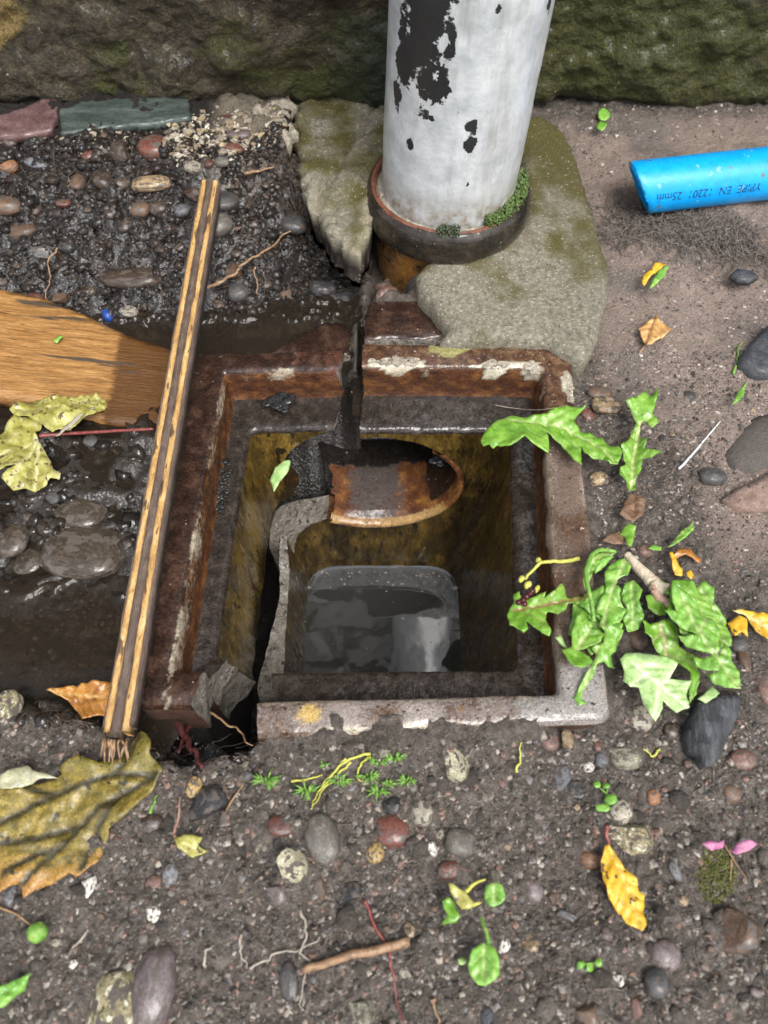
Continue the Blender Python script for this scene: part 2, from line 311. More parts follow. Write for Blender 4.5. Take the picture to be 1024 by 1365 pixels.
nt_ = M_soil.node_tree; at_ = nt_.nodes.new('ShaderNodeAttribute'); at_.attribute_name = 'wet'; b_ = nt_.nodes['Principled BSDF']; nt_.links.new(at_.outputs['Fac'], b_.inputs['Coat Weight']); b_.inputs['Coat Roughness'].default_value = .07
nz_ = nt_.nodes.new('ShaderNodeTexNoise'); nz_.inputs['Scale'].default_value = 420; nz_.inputs['Detail'].default_value = 4; tc_n = nt_.nodes.new('ShaderNodeTexCoord'); nt_.links.new(tc_n.outputs['Object'], nz_.inputs['Vector'])
bw_ = nt_.nodes.new('ShaderNodeBump'); bw_.inputs['Strength'].default_value = .9; bw_.inputs['Distance'].default_value = .0015; nt_.links.new(nz_.outputs[0], bw_.inputs['Height']); nt_.links.new(bw_.outputs[0], b_.inputs['Coat Normal'])
g = mk('ground', np.stack([GX, GY, GH], -1).reshape(-1, 3), F, M_soil, org=np.zeros(3), tint=tint.reshape(-1, 4)); tag(g, kind='structure'); wa = g.data.attributes.new('wet', 'FLOAT', 'POINT'); wa.data.foreach_set('value', wet.ravel().astype(np.float32))
# ------------------------------------------------------------------ water in the trench, with a meniscus where it wets the mud
def water_sheet(name, x0, x1, y0, y1, zw, step, mat, keep, wall=None, hgt=.22):
    a = np.arange(x0, x1, step); b = np.arange(y0, y1, step); X, Y = np.meshgrid(a, b)
    D = wall(X, Y)
    Z = zw + hgt*np.exp(-np.clip(D, 0, 9)/.11) + .012*fbm(X*.5, Y*.5, 8, 2)
    I = np.arange(X.size).reshape(X.shape); k = keep(X, Y); kf = (k[:-1, :-1] | k[:-1, 1:] | k[1:, 1:] | k[1:, :-1])
    F = np.stack([I[:-1, :-1], I[:-1, 1:], I[1:, 1:], I[1:, :-1]], -1)[kf]
    used = np.unique(F); re = np.full(X.size, -1); re[used] = np.arange(len(used))
    return mk(name, np.stack([X, Y, Z], -1).reshape(-1, 3)[used], re[F], mat, org=np.array([(x0+x1)/2, (y0+y1)/2, zw]))
ZW = -1.95
M_pud = WATER('muddy_water', (.50, .42, .33), deep=.35, rip=.06)
def kp(X, Y):
    H = terrain(X, Y)[0]; fi = np.array([[-8.3, 8.6], [-5, 8.6], [-1.4, 20], [-1.4, 24.6], [-8.5, 24.6]]); return (sdist(trench, X, Y) < .6) & (H < ZW+.2) & ~inpoly(fi, X, Y)
tag(water_sheet('puddle', -24, -.6, 6, 31, ZW, .07, M_pud, kp, lambda X, Y: (ZW-terrain(X, Y)[0])*.9), kind='structure')
# ------------------------------------------------------------------ wall behind
def rock_face(name, x0, x1, z0, z1, yf, parent, seed, amp=.7, step=.22, tintf=None, depth_=9, rnd=1.3):
    a = np.arange(x0, x1+step/2, step); c = np.arange(z0, z1+step/2, step); X, Z = np.meshgrid(a, c)
    ex = np.minimum(X-x0, x1-X); ez = np.minimum(Z-z0, z1-Z); e = np.minimum(ex, ez)
    Yb = yf + rnd*(1-np.clip(e/1.8, 0, 1))**2 - amp*fbm(X*.28, Z*.36, seed, 5, .6)*1.5 - .22*fbm(X*.9, Z*1.1, seed+5, 6, .55)
    Xj = X + .25*fbm(X*.6, Z*.6, seed+9, 3); Zj = Z + np.where(ez < 1.5, .35*fbm(X*.5, Z*.4, seed+11, 3), 0)
    V = np.stack([Xj, Yb, Zj], -1).reshape(-1, 3); n = len(V); I = np.arange(n).reshape(X.shape)
    F = np.stack([I[:-1, :-1], I[:-1, 1:], I[1:, 1:], I[1:, :-1]], -1).reshape(-1, 4).tolist()
    rim = np.concatenate([I[0, :], I[1:, -1], I[-1, -2::-1], I[-2:0:-1, 0]]); V2 = V[rim].copy(); V2[:, 1] = yf+depth_
    m = len(rim); F += [[rim[(q+1) % m], rim[q], n+q, n+(q+1) % m] for q in range(m)] + [[n+q for q in range(m-1, -1, -1)]]
    V = np.vstack([V, V2]); T = np.zeros((len(V), 4))
    T[:, :3] = (.075, .078, .016); k = fbm(V[:, 0]*.16, V[:, 2]*.22, seed+2, 5); T[:, 3] = sstep(-.35, .45, k)*.95
    if tintf: tintf(V, T)
    return mk(name, V, F, M_stone, parent, tint=T)
wall = thing('stone_wall', 'mossy olive rough stone wall running along the back behind the downpipe', 'wall', (0, 44, 0))
def tl(V, T):
    k = sstep(-18.8, -20.4, V[:, 0] - .8*(V[:, 2]-4) + 1.5*fbm(V[:, 0]*.5, V[:, 2]*.5, 4, 3)); T[:, :3] = T[:, :3]*(1-k[:, None]) + np.array([.36, .25, .09])*k[:, None]; T[:, 3] = np.maximum(T[:, 3], k)
    b = sstep(-4, 0, V[:, 0]); T[:, :3] = T[:, :3]*(1-b[:, None]*.7) + np.array([.02, .04, .028])*b[:, None]*.7  # stone end near the pipe: shade painted in as dark teal
rock_face('stone', -23, 1.6, 1.4, 14, 39.2, wall, 3.0, .75, .13, tintf=tl)
rock_face('stone', 1.9, 34, .2, 14, 41.5, wall, 8.0, .75, .13)
for (a, b, c, d) in ((-60, -23.4, 1, 14), (34.4, 70, 1, 14)): rock_face('stone', a, b, c, d, 41, wall, a*.1, .8, .9)
zc = 14.5
rows = [14.5, 27, 40, 52, 66, 79, 92]
for r in range(6):
    x = -62 + (r % 2)*9
    while x < 66:
        w = random.uniform(17, 27); rock_face('stone', x, x+w-.8, rows[r], rows[r+1]-.8, 41.3+random.uniform(-.4, .5), wall, r*7.7+x, .7, 1.1); x += w
bx = np.array([[-70, 43.6, -2], [72, 43.6, -2], [72, 60, -2], [-70, 60, -2], [-70, 43.6, 93], [72, 43.6, 93], [72, 60, 93], [-70, 60, 93]], float)
BF = [[0, 3, 2, 1], [4, 5, 6, 7], [0, 1, 5, 4], [1, 2, 6, 5], [2, 3, 7, 6], [3, 0, 4, 7]]
mk('mortar', bx, BF, M_mortar, wall, smooth=False)
# ------------------------------------------------------------------ plates: outline -> solid with a shaped top
def resample(poly, step, jit=0.0, seed=0.0):
    poly = np.asarray(poly, float); out = []
    for a in range(len(poly)):
        p, q = poly[a], poly[(a+1) % len(poly)]; k = max(1, int(round(np.linalg.norm(q-p)/step)))
        for t in range(k): out.append(p+(q-p)*t/k)
    out = np.array(out)
    if jit: out = out + jit*np.stack([fbm(out[:, 0]*1.2, out[:, 1]*1.2, seed, 3), fbm(out[:, 0]*1.2+31, out[:, 1]*1.2, seed, 3)], -1)
    if jit: out = out + jit*.55*np.stack([fbm(out[:, 0]*6, out[:, 1]*6, seed+3, 2), fbm(out[:, 0]*6+31, out[:, 1]*6, seed+3, 2)], -1)
    return out
def fill(poly, step):
    x0, y0 = poly.min(0); x1, y1 = poly.max(0)
    X, Y = np.meshgrid(np.arange(x0, x1, step), np.arange(y0, y1, step*.87)); X = X + (np.arange(X.shape[0]) % 2)[:, None]*step*.5
    X = X.ravel() + RNG.uniform(-.15, .15, X.size)*step; Y = Y.ravel() + RNG.uniform(-.15, .15, Y.size)*step
    k = inpoly(poly, X, Y) & (segd(poly, X, Y) > step*.5); pts = np.vstack([poly, np.stack([X[k], Y[k]], -1)]); n = len(poly)
    r = delaunay_2d_cdt([Vector(p) for p in pts], [], [list(range(n))], 1, 1e-5)
    V = np.array([list(v) for v in r[0]]); return V, [list(f) for f in r[2]]
def plate(name, poly, top, mat, thick=None, bottom=None, step=.3, jit=.1, parent=None, round_=.12, rad=.25, seed=1.0, tintf=None, sidemat=None, slant=0.0, sharp=None, noise=.03):
    """top(x,y,dist_to_edge)->z"""
    poly = resample(poly, step, jit, seed)
    V, F = fill(poly, step); d = segd(poly, V[:, 0], V[:, 1])
    z = top(V[:, 0], V[:, 1], d) if callable(top) else np.full(len(V), float(top))
    z = z - round_*np.clip(1-d/rad, 0, 1)**2 + noise*fbm(V[:, 0]*2.5, V[:, 1]*2.5, seed+4, 4)
    zb = np.full(len(V), float(bottom)) if bottom is not None else z-thick
    A = np.column_stack([V, z]); B = np.column_stack([V, zb]); n = len(V)
    cnt = {}
    F2 = []
    for f in F:
        p = V[f]; ar = (p[1, 0]-p[0, 0])*(p[2, 1]-p[0, 1])-(p[1, 1]-p[0, 1])*(p[2, 0]-p[0, 0])
        if ar < 0: f = f[::-1]
        F2.append(f)
    for f in F2:
        for a in range(len(f)):
            e = (f[a], f[(a+1) % len(f)]); cnt[e] = 1
    bd = [e for e in cnt if (e[1], e[0]) not in cnt]
    faces = F2 + [[v+n for v in f[::-1]] for f in F2]; mi = [0]*len(faces)
    if slant:
        c = V.mean(0); bi = {v for e in bd for v in e}
        for v in bi: B[v, :2] += (c-B[v, :2])/max(np.linalg.norm(c-B[v, :2]), 1e-6)*slant
    VV = [A, B]
    if thick is None or thick > .25:                       # a middle ring roughens the broken side
        ring = sorted({v for e in bd for v in e}); rm = {v: 2*n+q for q, v in enumerate(ring)}
        Mv = (A[ring]*.5+B[ring]*.5); Mv = Mv + .12*np.stack([fbm(Mv[:, 0]*1.5, Mv[:, 1]*1.5, s_, 3) for s_ in (1., 5., 9.)], -1); VV.append(Mv)
        for a, b in bd: faces += [[b, a, rm[a], rm[b]], [rm[b], rm[a], a+n, b+n]]; mi += [1, 1]
    else:
        for a, b in bd: faces.append([b, a, a+n, b+n]); mi.append(1)
    VV = np.vstack(VV); T = None
    if tintf is not None:
        T = np.zeros((len(VV), 4)); tintf(VV, T)
    mats = [mat, sidemat or mat]
    return mk(name, VV, faces, mats, parent, mi=mi, tint=T, sharp=sharp)
def tube(pts, r, n=6, cap=True):
    """vertices, faces of a tube along a polyline; r scalar or list"""
    pts = np.asarray(pts, float); m = len(pts); r = np.broadcast_to(np.asarray(r, float), (m,)); V = []; F = []
    up = np.array([0, 0, 1.])
    for q in range(m):
        t = pts[min(q+1, m-1)]-pts[max(q-1, 0)]; t /= max(np.linalg.norm(t), 1e-9)
        a = np.cross(t, up if abs(t[2]) < .9 else [1, 0, 0]); a /= max(np.linalg.norm(a), 1e-9); b = np.cross(t, a)
        for k in range(n):
            th = 2*math.pi*k/n; V.append(pts[q]+r[q]*(math.cos(th)*a+math.sin(th)*b))
    for q in range(m-1):
        for k in range(n): F.append([q*n+k, q*n+(k+1) % n, (q+1)*n+(k+1) % n, (q+1)*n+k])
    if cap: F += [list(range(n-1, -1, -1)), [(m-1)*n+k for k in range(n)]]
    return np.array(V), F
def smoothline(pts, k=6, wob=0.0, seed=0.0):
    pts = np.asarray(pts, float); out = []
    for a in range(len(pts)-1):
        p0, p1, p2, p3 = pts[max(a-1, 0)], pts[a], pts[a+1], pts[min(a+2, len(pts)-1)]
        for t in np.linspace(0, 1, k, endpoint=False):
            out.append(.5*((2*p1)+(-p0+p2)*t+(2*p0-5*p1+4*p2-p3)*t*t+(-p0+3*p1-3*p2+p3)*t**3))
    out.append(pts[-1]); out = np.array(out)
    if wob:
        q = np.arange(len(out))*.45; out = out + wob*np.stack([fbm(q, q*0+seed, 1., 2), fbm(q, q*0+seed, 7., 2), .5*fbm(q, q*0+seed, 3., 2)], -1)
    return out
def join(parts):
    V = []; F = []; o = 0
    for v, f in parts: V.append(v); F += [[i+o for i in q] for q in f]; o += len(v)
    return np.vstack(V), F
def strand(name, px, z, r, mat, parent=None, k=6, wob=.12, n=6, taper=.4, lift=.1):
    """tube through photograph pixels lying z above the ground (z number) or at given levels (z list)"""
    pts = []
    for q, (a, b) in enumerate(px):
        if isinstance(z, (list, tuple)): pts.append(P(a, b, z[q]))
        else: p = onground(a, b); pts.append(P(a, b, p[2]+z))
    L = smoothline(pts, k, wob, px[0][0]*.37); R = np.linspace(r, r*taper, len(L)); V, F = tube(L, R, n); return mk(name, V, F, mat, parent)
# ------------------------------------------------------------------ the gully: a lofted square basin, cracked in two by solid cuts
def rquad(C, r, ns=52, nc=6):
    C = np.asarray(C, float); out = []
    for a in range(4):
        p, c, q = C[(a-1) % 4], C[a], C[(a+1) % 4]; u = (p-c)/np.linalg.norm(p-c); v = (q-c)/np.linalg.norm(q-c); s, e = c+u*r, c+v*r
        for t in np.linspace(0, 1, nc): out.append((1-t)**2*s+2*t*(1-t)*c+t*t*e)
        nx_ = C[(a+1) % 4]; w = (q-nx_); e2 = nx_ + (c-nx_)/np.linalg.norm(c-nx_)*r
        for t in np.linspace(0, 1, ns+2)[1:-1]: out.append(e+(e2-e)*t)
    return np.array(out)
def grow(C, e): return np.asarray(C, float) + np.array([[-e, -e], [e, -e], [e, e], [-e, e]])
def lerp(A, B, t): return np.asarray(A)*(1-t)+np.asarray(B)*t
def basin(Qout, Qri, Qlo, Qli, Qlow, ztop=0.0):
    L = []                                      # (quad, radius, z, material of the strip that ENDS here)
    for t in np.linspace(0, 1, 14): L.append((lerp(Qlow, Qli, t), 1.9-1.5*t**1.3, -15+12.9*t, 3))
    L += [(grow(Qli, .015), .4, -2.0, 3), (grow(Qli, .06), .4, -1.88, 1), (grow(Qli, .14), .4, -1.79, 1), (grow(Qli, .26), .4, -1.73, 1), (lerp(grow(Qli, .26), Qlo, .35), .35, -1.72, 1), (lerp(grow(Qli, .26), Qlo, .7), .3, -1.68, 1), (Qlo, .22, -1.62, 1), (grow(Qlo, .07), .22, -1.5, 2)]
    for t in (.25, .5, .75): L.append((lerp(grow(Qlo, .07), Qri, t), .22, -1.5+1.3*t, 2))
    L += [(Qri, .22, -.3, 2), (grow(Qri, .05), .22, -.15, 2), (grow(Qri, .13), .25, -.06, 0), (grow(Qri, .26), .25, -.01, 0)]
    for t in (.25, .5, .75): L.append((lerp(grow(Qri, .26), grow(Qout, -.3), t), .3, .02, 0))
    L += [(grow(Qout, -.3), .4, 0, 0), (grow(Qout, -.12), .5, -.06, 0), (Qout, .55, -.28, 0), (grow(Qout, .0), .55, -1.4, 4), (Qout, .55, -2.6, 4), (grow(Qli, 1.35), .7, -2.85, 4)]
    for t in (.33, .66, 1): L.append((lerp(grow(Qli, 1.35), grow(Qlow, 1.35), t), .9, -2.85-13.4*t, 4))
    V = []; 
    for C, r, z, m in L: R = rquad(C, r); V.append(np.column_stack([R, np.full(len(R), z)]))
    n = len(V[0]); V = np.vstack(V); F = []; mi = []
    for k in range(len(L)-1):
        for q in range(n): F.append([k*n+q, k*n+(q+1) % n, (k+1)*n+(q+1) % n, (k+1)*n+q][::-1]); mi.append(L[k+1][3])
    F.append(list(range(n))); mi.append(3); F.append([(len(L)-1)*n+q for q in range(n-1, -1, -1)]); mi.append(4)
    return V, F, mi
def tmpmesh(V, F, mats, mi=None):
    me = bpy.data.meshes.new('t'); me.from_pydata((np.asarray(V)*S).tolist(), [], [list(map(int, f)) for f in F])
    for m in mats: me.materials.append(m)
    if mi is not None: me.polygons.foreach_set('material_index', np.asarray(mi, np.int32))
    me.update(); o = bpy.data.objects.new('t', me); COL.objects.link(o); return o
def prism(poly, z0, z1, mats, k, amp=.16, seed=0., step=.22, floor=None):
    """noisy solid over a plan outline: broken faces"""
    poly = resample(poly, step*1.6)
    if np.sum(poly[:, 0]*np.roll(poly[:, 1], -1)-np.roll(poly[:, 0], -1)*poly[:, 1]) < 0: poly = poly[::-1].copy()
    n = len(poly); zs = np.arange(z0, z1+.01, .35); V = []; F = []
    for z in zs:
        d = amp*np.stack([fbm(poly[:, 0]*.9, poly[:, 1]*.9, z*.9+seed, 4), fbm(poly[:, 0]*.9+9, poly[:, 1]*.9, z*.9+seed, 4)], -1)*1.6
        V.append(np.column_stack([poly+d, np.full(n, z)]))
    V = np.vstack(V)
    for a in range(len(zs)-1):
        for q in range(n): F.append([a*n+q, a*n+(q+1) % n, (a+1)*n+(q+1) % n, (a+1)*n+q])
    V0 = V[:n]; W_, F0 = fill(poly, .45)
    # bottom cap with relief: reuse outline vertices first
    base = len(V); zb = z0 + (floor(W_[:, 0], W_[:, 1]) if floor is not None else 0*W_[:, 0]) + amp*1.5*fbm(W_[:, 0]*.9, W_[:, 1]*.9, seed, 4)
    mp = {}
    ex = []
    for q in range(len(W_)):
        dd = np.hypot(poly[:, 0]-W_[q, 0], poly[:, 1]-W_[q, 1]); j = int(dd.argmin())
        if dd[j] < 1e-4: mp[q] = j; V[j, 2] = zb[q]
        else: mp[q] = base+len(ex); ex.append([W_[q, 0], W_[q, 1], zb[q]])
    V = np.vstack([V, np.array(ex)]) if ex else V
    for f in F0:
        p = W_[f]; ar = (p[1, 0]-p[0, 0])*(p[2, 1]-p[0, 1])-(p[1, 1]-p[0, 1])*(p[2, 0]-p[0, 0]); f = f if ar < 0 else f[::-1]; F.append([mp[i] for i in f])
    F.append([(len(zs)-1)*n+q for q in range(n)])
    return tmpmesh(V, F, mats, [k]*len(F))
def boolean(o, cutters, ops):
    for c, op in zip(cutters, ops):
        md = o.modifiers.new('b', 'BOOLEAN'); md.operation = op; md.object = c; md.solver = 'EXACT'; md.material_mode = 'INDEX'
    dg = bpy.context.evaluated_depsgraph_get(); me = bpy.data.meshes.new_from_object(o.evaluated_get(dg), depsgraph=dg)
    V = np.zeros(len(me.vertices)*3); me.vertices.foreach_get('co', V); V = V.reshape(-1, 3)/S
    F = [list(p.vertices) for p in me.polygons]; mi = [p.material_index for p in me.polygons]
    bpy.data.meshes.remove(me)
    for c in [o]+list(cutters):
        m = c.data; bpy.data.objects.remove(c); 
    return V, F, mi
def cyl(c0, c1, r0, r1, mats, k, n=56, seg=10, zs=.76):
    pts = [np.array(c0)*(1-t)+np.array(c1)*t for t in np.linspace(0, 1, seg)]; V, F = tube(pts, np.linspace(r0, r1, seg), n); V[:, 2] = c0[2]+(V[:, 2]-c0[2])*zs; return tmpmesh(V, F, mats, [k]*len(F))
GM = [M_rim, M_ledge, M_step, M_inner, M_outer, M_raw]
Qout = [(-7.9, 6.7), (7.75, 7.35), (8.45, 24.35), (-7.8, 24.9)]
Qri = [(-6.5, 8.05), (6.05, 8.35), (7.0, 23.05), (-6.4, 23.2)]
Qlo = [(-6.25, 8.3), (5.85, 8.6), (6.75, 22.75), (-6.15, 22.9)]
Qli = [(-5.3, 9.75), (4.95, 9.85), (5.6, 20.9), (-5.2, 20.9)]
Qlow = [(-3.9, 10.9), (3.8, 10.9), (3.65, 19.2), (-3.95, 19.2)]
V, F, mi = basin(Qout, Qri, Qlo, Qli, Qlow); body = tmpmesh(V, F, GM, mi)
bore = cyl((-.55, 17.2, -5.45), (-.55, 24.5, -5.45), 4.3, 4.3, GM, 2)
cutA = prism([(-.98, 32), (-1.0, 24), (-1.12, 20.6), (-3.0, 19.3), (-3.4, 12), (-4.25, 10.2), (-4.15, 4), (-14, 4), (-14, 32)], -8.0, 4, GM, 5, .22, 2.0, floor=lambda x, y: .04*(y-12)+2.2*sstep(16.5, 20.5, y)+.5*fbm(x*.5, y*.5, 3., 3))
cutC = prism([(-5.0, 19.0), (-5.05, 17), (-5.25, 14.5), (-5.55, 12.5), (-5.75, 11.2), (-5.0, 9.0), (-4.3, 4), (-14, 4), (-14, 19.0)], -16.6, 4.5, GM, 5, .14, 5.0)
cutD = prism([(-2.2, 23.5), (-2.35, 20.5), (-3.1, 18.4), (-7, 18.2), (-7, 23.5)], -8.0, 4.2, GM, 5, .16, 9.0, floor=lambda x, y: .35*(x+2.5))
V, F, mi = boolean(body, [bore, cutA, cutC, cutD], ['DIFFERENCE']*4)
V = V + .035*np.stack([fbm(V[:, 0]*1.3, V[:, 1]*1.3, V[:, 2]*1.3+s_, 3) for s_ in (0., 40., 80.)], -1)
V = V + .022*np.stack([fbm(V[:, 0]*3.1, V[:, 1]*3.1, V[:, 2]*3.1+s_, 3) for s_ in (3., 43., 83.)], -1)
def gtint(V):
    T = np.zeros((len(V), 4)); x, y, z = V.T
    def pt(mask, col):
        m = np.clip(mask, 0, 1)[:, None]; T[:, :3] = T[:, :3]*(1-m)+np.array(col)*m; T[:, 3] = np.maximum(T[:, 3], m[:, 0])
    up = z > -.35
    k = fbm(x*.8, y*.8, 3., 4)
    pt(np.where(up & (y < 8.6), .60+.30*k, 0), (.47, .40, .355))                       # scoured near rim
    pt(np.where(up & (x > 5.2) & (y < 20), .55+.35*k, 0), (.25, .175, .135))             # worn right rim
    pt(np.where(up & (x > 4.6) & (y < 9.4), .85+.2*k, 0), (.33, .31, .29))              # grey bare corner
    pt(np.where(up & (np.hypot(x-5.6, y-7.2) < .0), 1, 0), (.5, .5, .5))
    pt(np.where(up & (y > 22.4), .18+.3*k, 0), (.40, .24, .10))
    pt(np.where(up & (np.hypot((x-2.9)/.95, (y-24.2)/.45) < 1), .95, 0), (.37, .34, .13))   # lichen
    pt(np.where(up & (np.hypot((x+2.55), (y-7.6)) < .38), .85, 0), (.62, .42, .12))
    for cx, cy, rx, ry in ((.6, 23.35, 1.3, .25), (4.9, 23.2, .5, .3), (6.6, 23.0, .35, .4), (8.05, 22.0, .25, .8), (1.2, 6.95, 1.5, .3), (5.5, 23.25, 1.6, .12), (-1.3, 6.9, 1.0, .25)):
        pt(np.where((z > -.6) & (np.hypot((x-cx)/rx, (y-cy)/ry) < 1), 1, 0), (.60, .55, .42))
    ed = segd(Qri, x, y); k5 = fbm(x*1.6, y*1.6, 21., 4)
    pt(np.where((z > -.75) & (ed < .30), sstep(.30, .05, ed)*(.35+1.2*k5), 0), (.46, .37, .27))
    eo = segd(Qout, x, y); pt(np.where((z > -.5) & (eo < .35), sstep(.35, .05, eo)*(.3+1.1*k5), 0), (.42, .34, .27))
    # inner walls: dark brown tint over the back part
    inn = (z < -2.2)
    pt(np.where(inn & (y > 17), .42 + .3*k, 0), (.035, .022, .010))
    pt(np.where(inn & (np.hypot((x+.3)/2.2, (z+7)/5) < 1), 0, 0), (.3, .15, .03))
    return T
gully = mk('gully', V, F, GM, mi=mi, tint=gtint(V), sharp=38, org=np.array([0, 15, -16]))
tag(gully, 'rusty salt-glazed clay drain gully with square rim, its left side broken away', 'drain gully')
# outlet channel behind the bore, with its rounded lip
yw = lambda z: 19.2+(z+15)/12.9*1.7
n = 200; V = []; F = []; prof_ = [(4.46, .0, 1), (4.40, -.09, 1), (4.26, -.10, 1), (4.14, .0, 1), (4.08, .2, 1), *[(4.06, float(a_), 0) for a_ in np.arange(.35, 4.65, .15)], (3.2, 4.75, 0), (1.5, 4.8, 0), (.05, 4.8, 0)]
for (r, dy, w_) in prof_:
    for k in range(n):
        th = 2*math.pi*k/n; x = -.55+r*math.cos(th)+.06*dy; z = -5.5+max(r*math.sin(th)*.745, -2.75 if dy > .4 else -9)+.10*dy
        V.append([x, yw(z)*1+dy if dy < 1 else 20.4*(1-0)+dy, z])
m = len(prof_)
for q in range(m-1):
    for k in range(n): F.append([q*n+(k+1) % n, q*n+k, (q+1)*n+k, (q+1)*n+(k+1) % n])
v = np.array(V); F = [q for q in F if not (v[q].mean(0)[2] > -3.5+.3*vnoise(v[q[0]][0]*2, 1., 1.) and q[0] < 5*n)]; F = [q for q in F if not (v[q].mean(0)[0] < -2.5+.7*fbm(v[q[0]][1]*1.3, v[q[0]][2]*1.3, 3., 4)-.35*(v[q].mean(0)[2]+8.5)*-1 - .25*(v[q].mean(0)[1]-20))]
tt = np.zeros((len(v), 4)); kk = fbm(v[:, 0]*.9, v[:, 1]*.9, v[:, 2]*.9, 4)
dy_ = np.repeat([p[1] for p in prof_], n)
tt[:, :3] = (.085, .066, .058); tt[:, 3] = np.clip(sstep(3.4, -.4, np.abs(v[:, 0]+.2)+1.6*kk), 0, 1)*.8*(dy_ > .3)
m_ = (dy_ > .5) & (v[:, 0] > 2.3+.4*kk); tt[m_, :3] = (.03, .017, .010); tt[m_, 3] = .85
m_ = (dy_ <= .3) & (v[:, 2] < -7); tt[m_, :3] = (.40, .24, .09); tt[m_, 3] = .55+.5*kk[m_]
m_ = dy_ > 2.9+.5*kk; tt[m_, :3] = (.012, .009, .007); tt[m_, 3] = 1  # deep end painted black, its darkness put into the colour
v = v + .05*np.stack([fbm(v[:, 0]*1.1, v[:, 1]*1.1, v[:, 2]*1.1+s_, 3) for s_ in (0., 40., 80.)], -1)
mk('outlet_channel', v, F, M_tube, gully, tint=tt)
def shoulder_t(V, T): T[:, :3] = (.16, .10, .085); T[:, 3] = .0
plate('shoulder', PP([(488, 452), (484, 424), (492, 402), (515, 392), (540, 388), (558, 393), (572, 420), (600, 446), (560, 452)], -.35), lambda x, y, d: -.30-.05*(y-25), M_choc, bottom=-2.6, parent=gully, sidemat=M_raw, round_=.08, tintf=shoulder_t, step=.2)
# water in the gully
M_gw = WATER('gully_water', (.16, .14, .11), f0=1.9, deep=.6, rip=.12, dcol=(.048, .048, .046))
Qw = lerp(Qlow, Qli, 2.75/12.9); R = rquad(Qw, 1.68)
tag(water_sheet('gully_water', -4.6, 4.5, 10.2, 20.2, -12.4, .07, M_gw, lambda X, Y: sdist(R, X, Y) < .12, lambda X, Y: -sdist(R, X, Y)-.02+.12*fbm(X*.8, Y*.8, 2, 3)+np.where(Y < 18.2, .7, 0), .06), kind='structure')
# slimy sediment on the back wall foot and black slime strands
parts = []
for _ in range(70):
    t_ = random.random(); x_, y_ = (random.uniform(-3.6, 3.4), 19.2-abs(random.gauss(0, .5))) if t_ < .5 else ((3.5-abs(random.gauss(0, .25)), random.uniform(13, 19)) if t_ < .8 else (random.uniform(-3.4, 3.4), random.uniform(13.5, 19)))
    r = random.uniform(.015, .06); v0, f0 = ICO0; parts.append((v0*(1+RNG.uniform(-.3, .3, (len(v0), 1)))*np.array([r*1.5, r, r*.5])+np.array([x_, y_, -12.39]), f0))
v, f = join(parts); tag(mk('scum', v, f, M_mortar, org=np.zeros(3)), 'specks of scum floating on the gully water', 'scum', kind='stuff')
# left broken corner
FMt = [M_choc, M_ledge, M_step, M_inner, M_outer, M_raw]
fo = [(-8.75, 8.0), (6.5, 7.6), (7.3, 25.0), (-8.95, 25.05)]
fri = [(-7.55, 9.35), (5, 9.2), (6, 23.65), (-7.35, 23.7)]
flo = [(-7.3, 9.6), (4.8, 9.4), (5.8, 23.35), (-7.1, 23.4)]
fli = [(-6.45, 10.4), (4, 10.5), (4.8, 21.55), (-6.2, 21.6)]
flw = [(-4.9, 11.6), (3, 11.6), (2.8, 19.6), (-4.7, 19.6)]
V, F, mi = basin(fo, fri, flo, fli, flw); fb = tmpmesh(V, F, FMt, mi)
bore2 = cyl((-.9, 17.2, -4.9), (-.9, 25.5, -4.9), 4.2, 4.2, FMt, 2)
keepB = prism([(-1.95, 30), (-2.0, 24), (-2.2, 21.5), (-2.4, 16), (-3.6, 14.5), (-4.9, 12.4), (-5.6, 10.9), (-6.5, 9.7), (-6.75, 5), (-12, 5), (-12, 30)], -6.6, 3, FMt, 5, .24, 6.0)
V, F, mi = boolean(fb, [bore2, keepB], ['DIFFERENCE', 'INTERSECT'])
V = V + .04*np.stack([fbm(V[:, 0]*1.3, V[:, 1]*1.3, V[:, 2]*1.3+s_+7, 3) for s_ in (0., 40., 80.)], -1)
V = V + .022*np.stack([fbm(V[:, 0]*3.1, V[:, 1]*3.1, V[:, 2]*3.1+s_, 3) for s_ in (3., 43., 83.)], -1)
V[:, 2] += -.55 - .035*(V[:, 1]-9) + .045*(V[:, 0]+8.5)          # sunk and leaning back into the trench
T = np.zeros((len(V), 4)); x, y, z = V.T; k = fbm(x*.9, y*.9, 3., 4)
edge = np.minimum(np.abs(x+7.5-.02*(y-15)), np.abs(y-23.75))
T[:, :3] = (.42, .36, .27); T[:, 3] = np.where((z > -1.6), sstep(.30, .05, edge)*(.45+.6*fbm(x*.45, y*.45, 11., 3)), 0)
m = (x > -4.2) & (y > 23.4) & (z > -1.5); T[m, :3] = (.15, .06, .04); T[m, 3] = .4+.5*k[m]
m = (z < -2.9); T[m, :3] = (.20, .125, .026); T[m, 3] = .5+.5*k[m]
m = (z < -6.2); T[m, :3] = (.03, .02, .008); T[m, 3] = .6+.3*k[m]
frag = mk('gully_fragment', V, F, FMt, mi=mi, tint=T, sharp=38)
tag(frag, 'broken-off L-shaped dark brown corner piece of the gully, leaning into the wet trench', 'gully fragment')
plate('shoulder', PP([(362, 470), (405, 442), (432, 428), (462, 430), (470, 445), (466, 475), (420, 478)], -1.4), lambda x, y, d: -1.28-.06*(y-25), M_choc, bottom=-3.2, parent=frag, sidemat=M_raw, round_=.08, tintf=shoulder_t, step=.2)
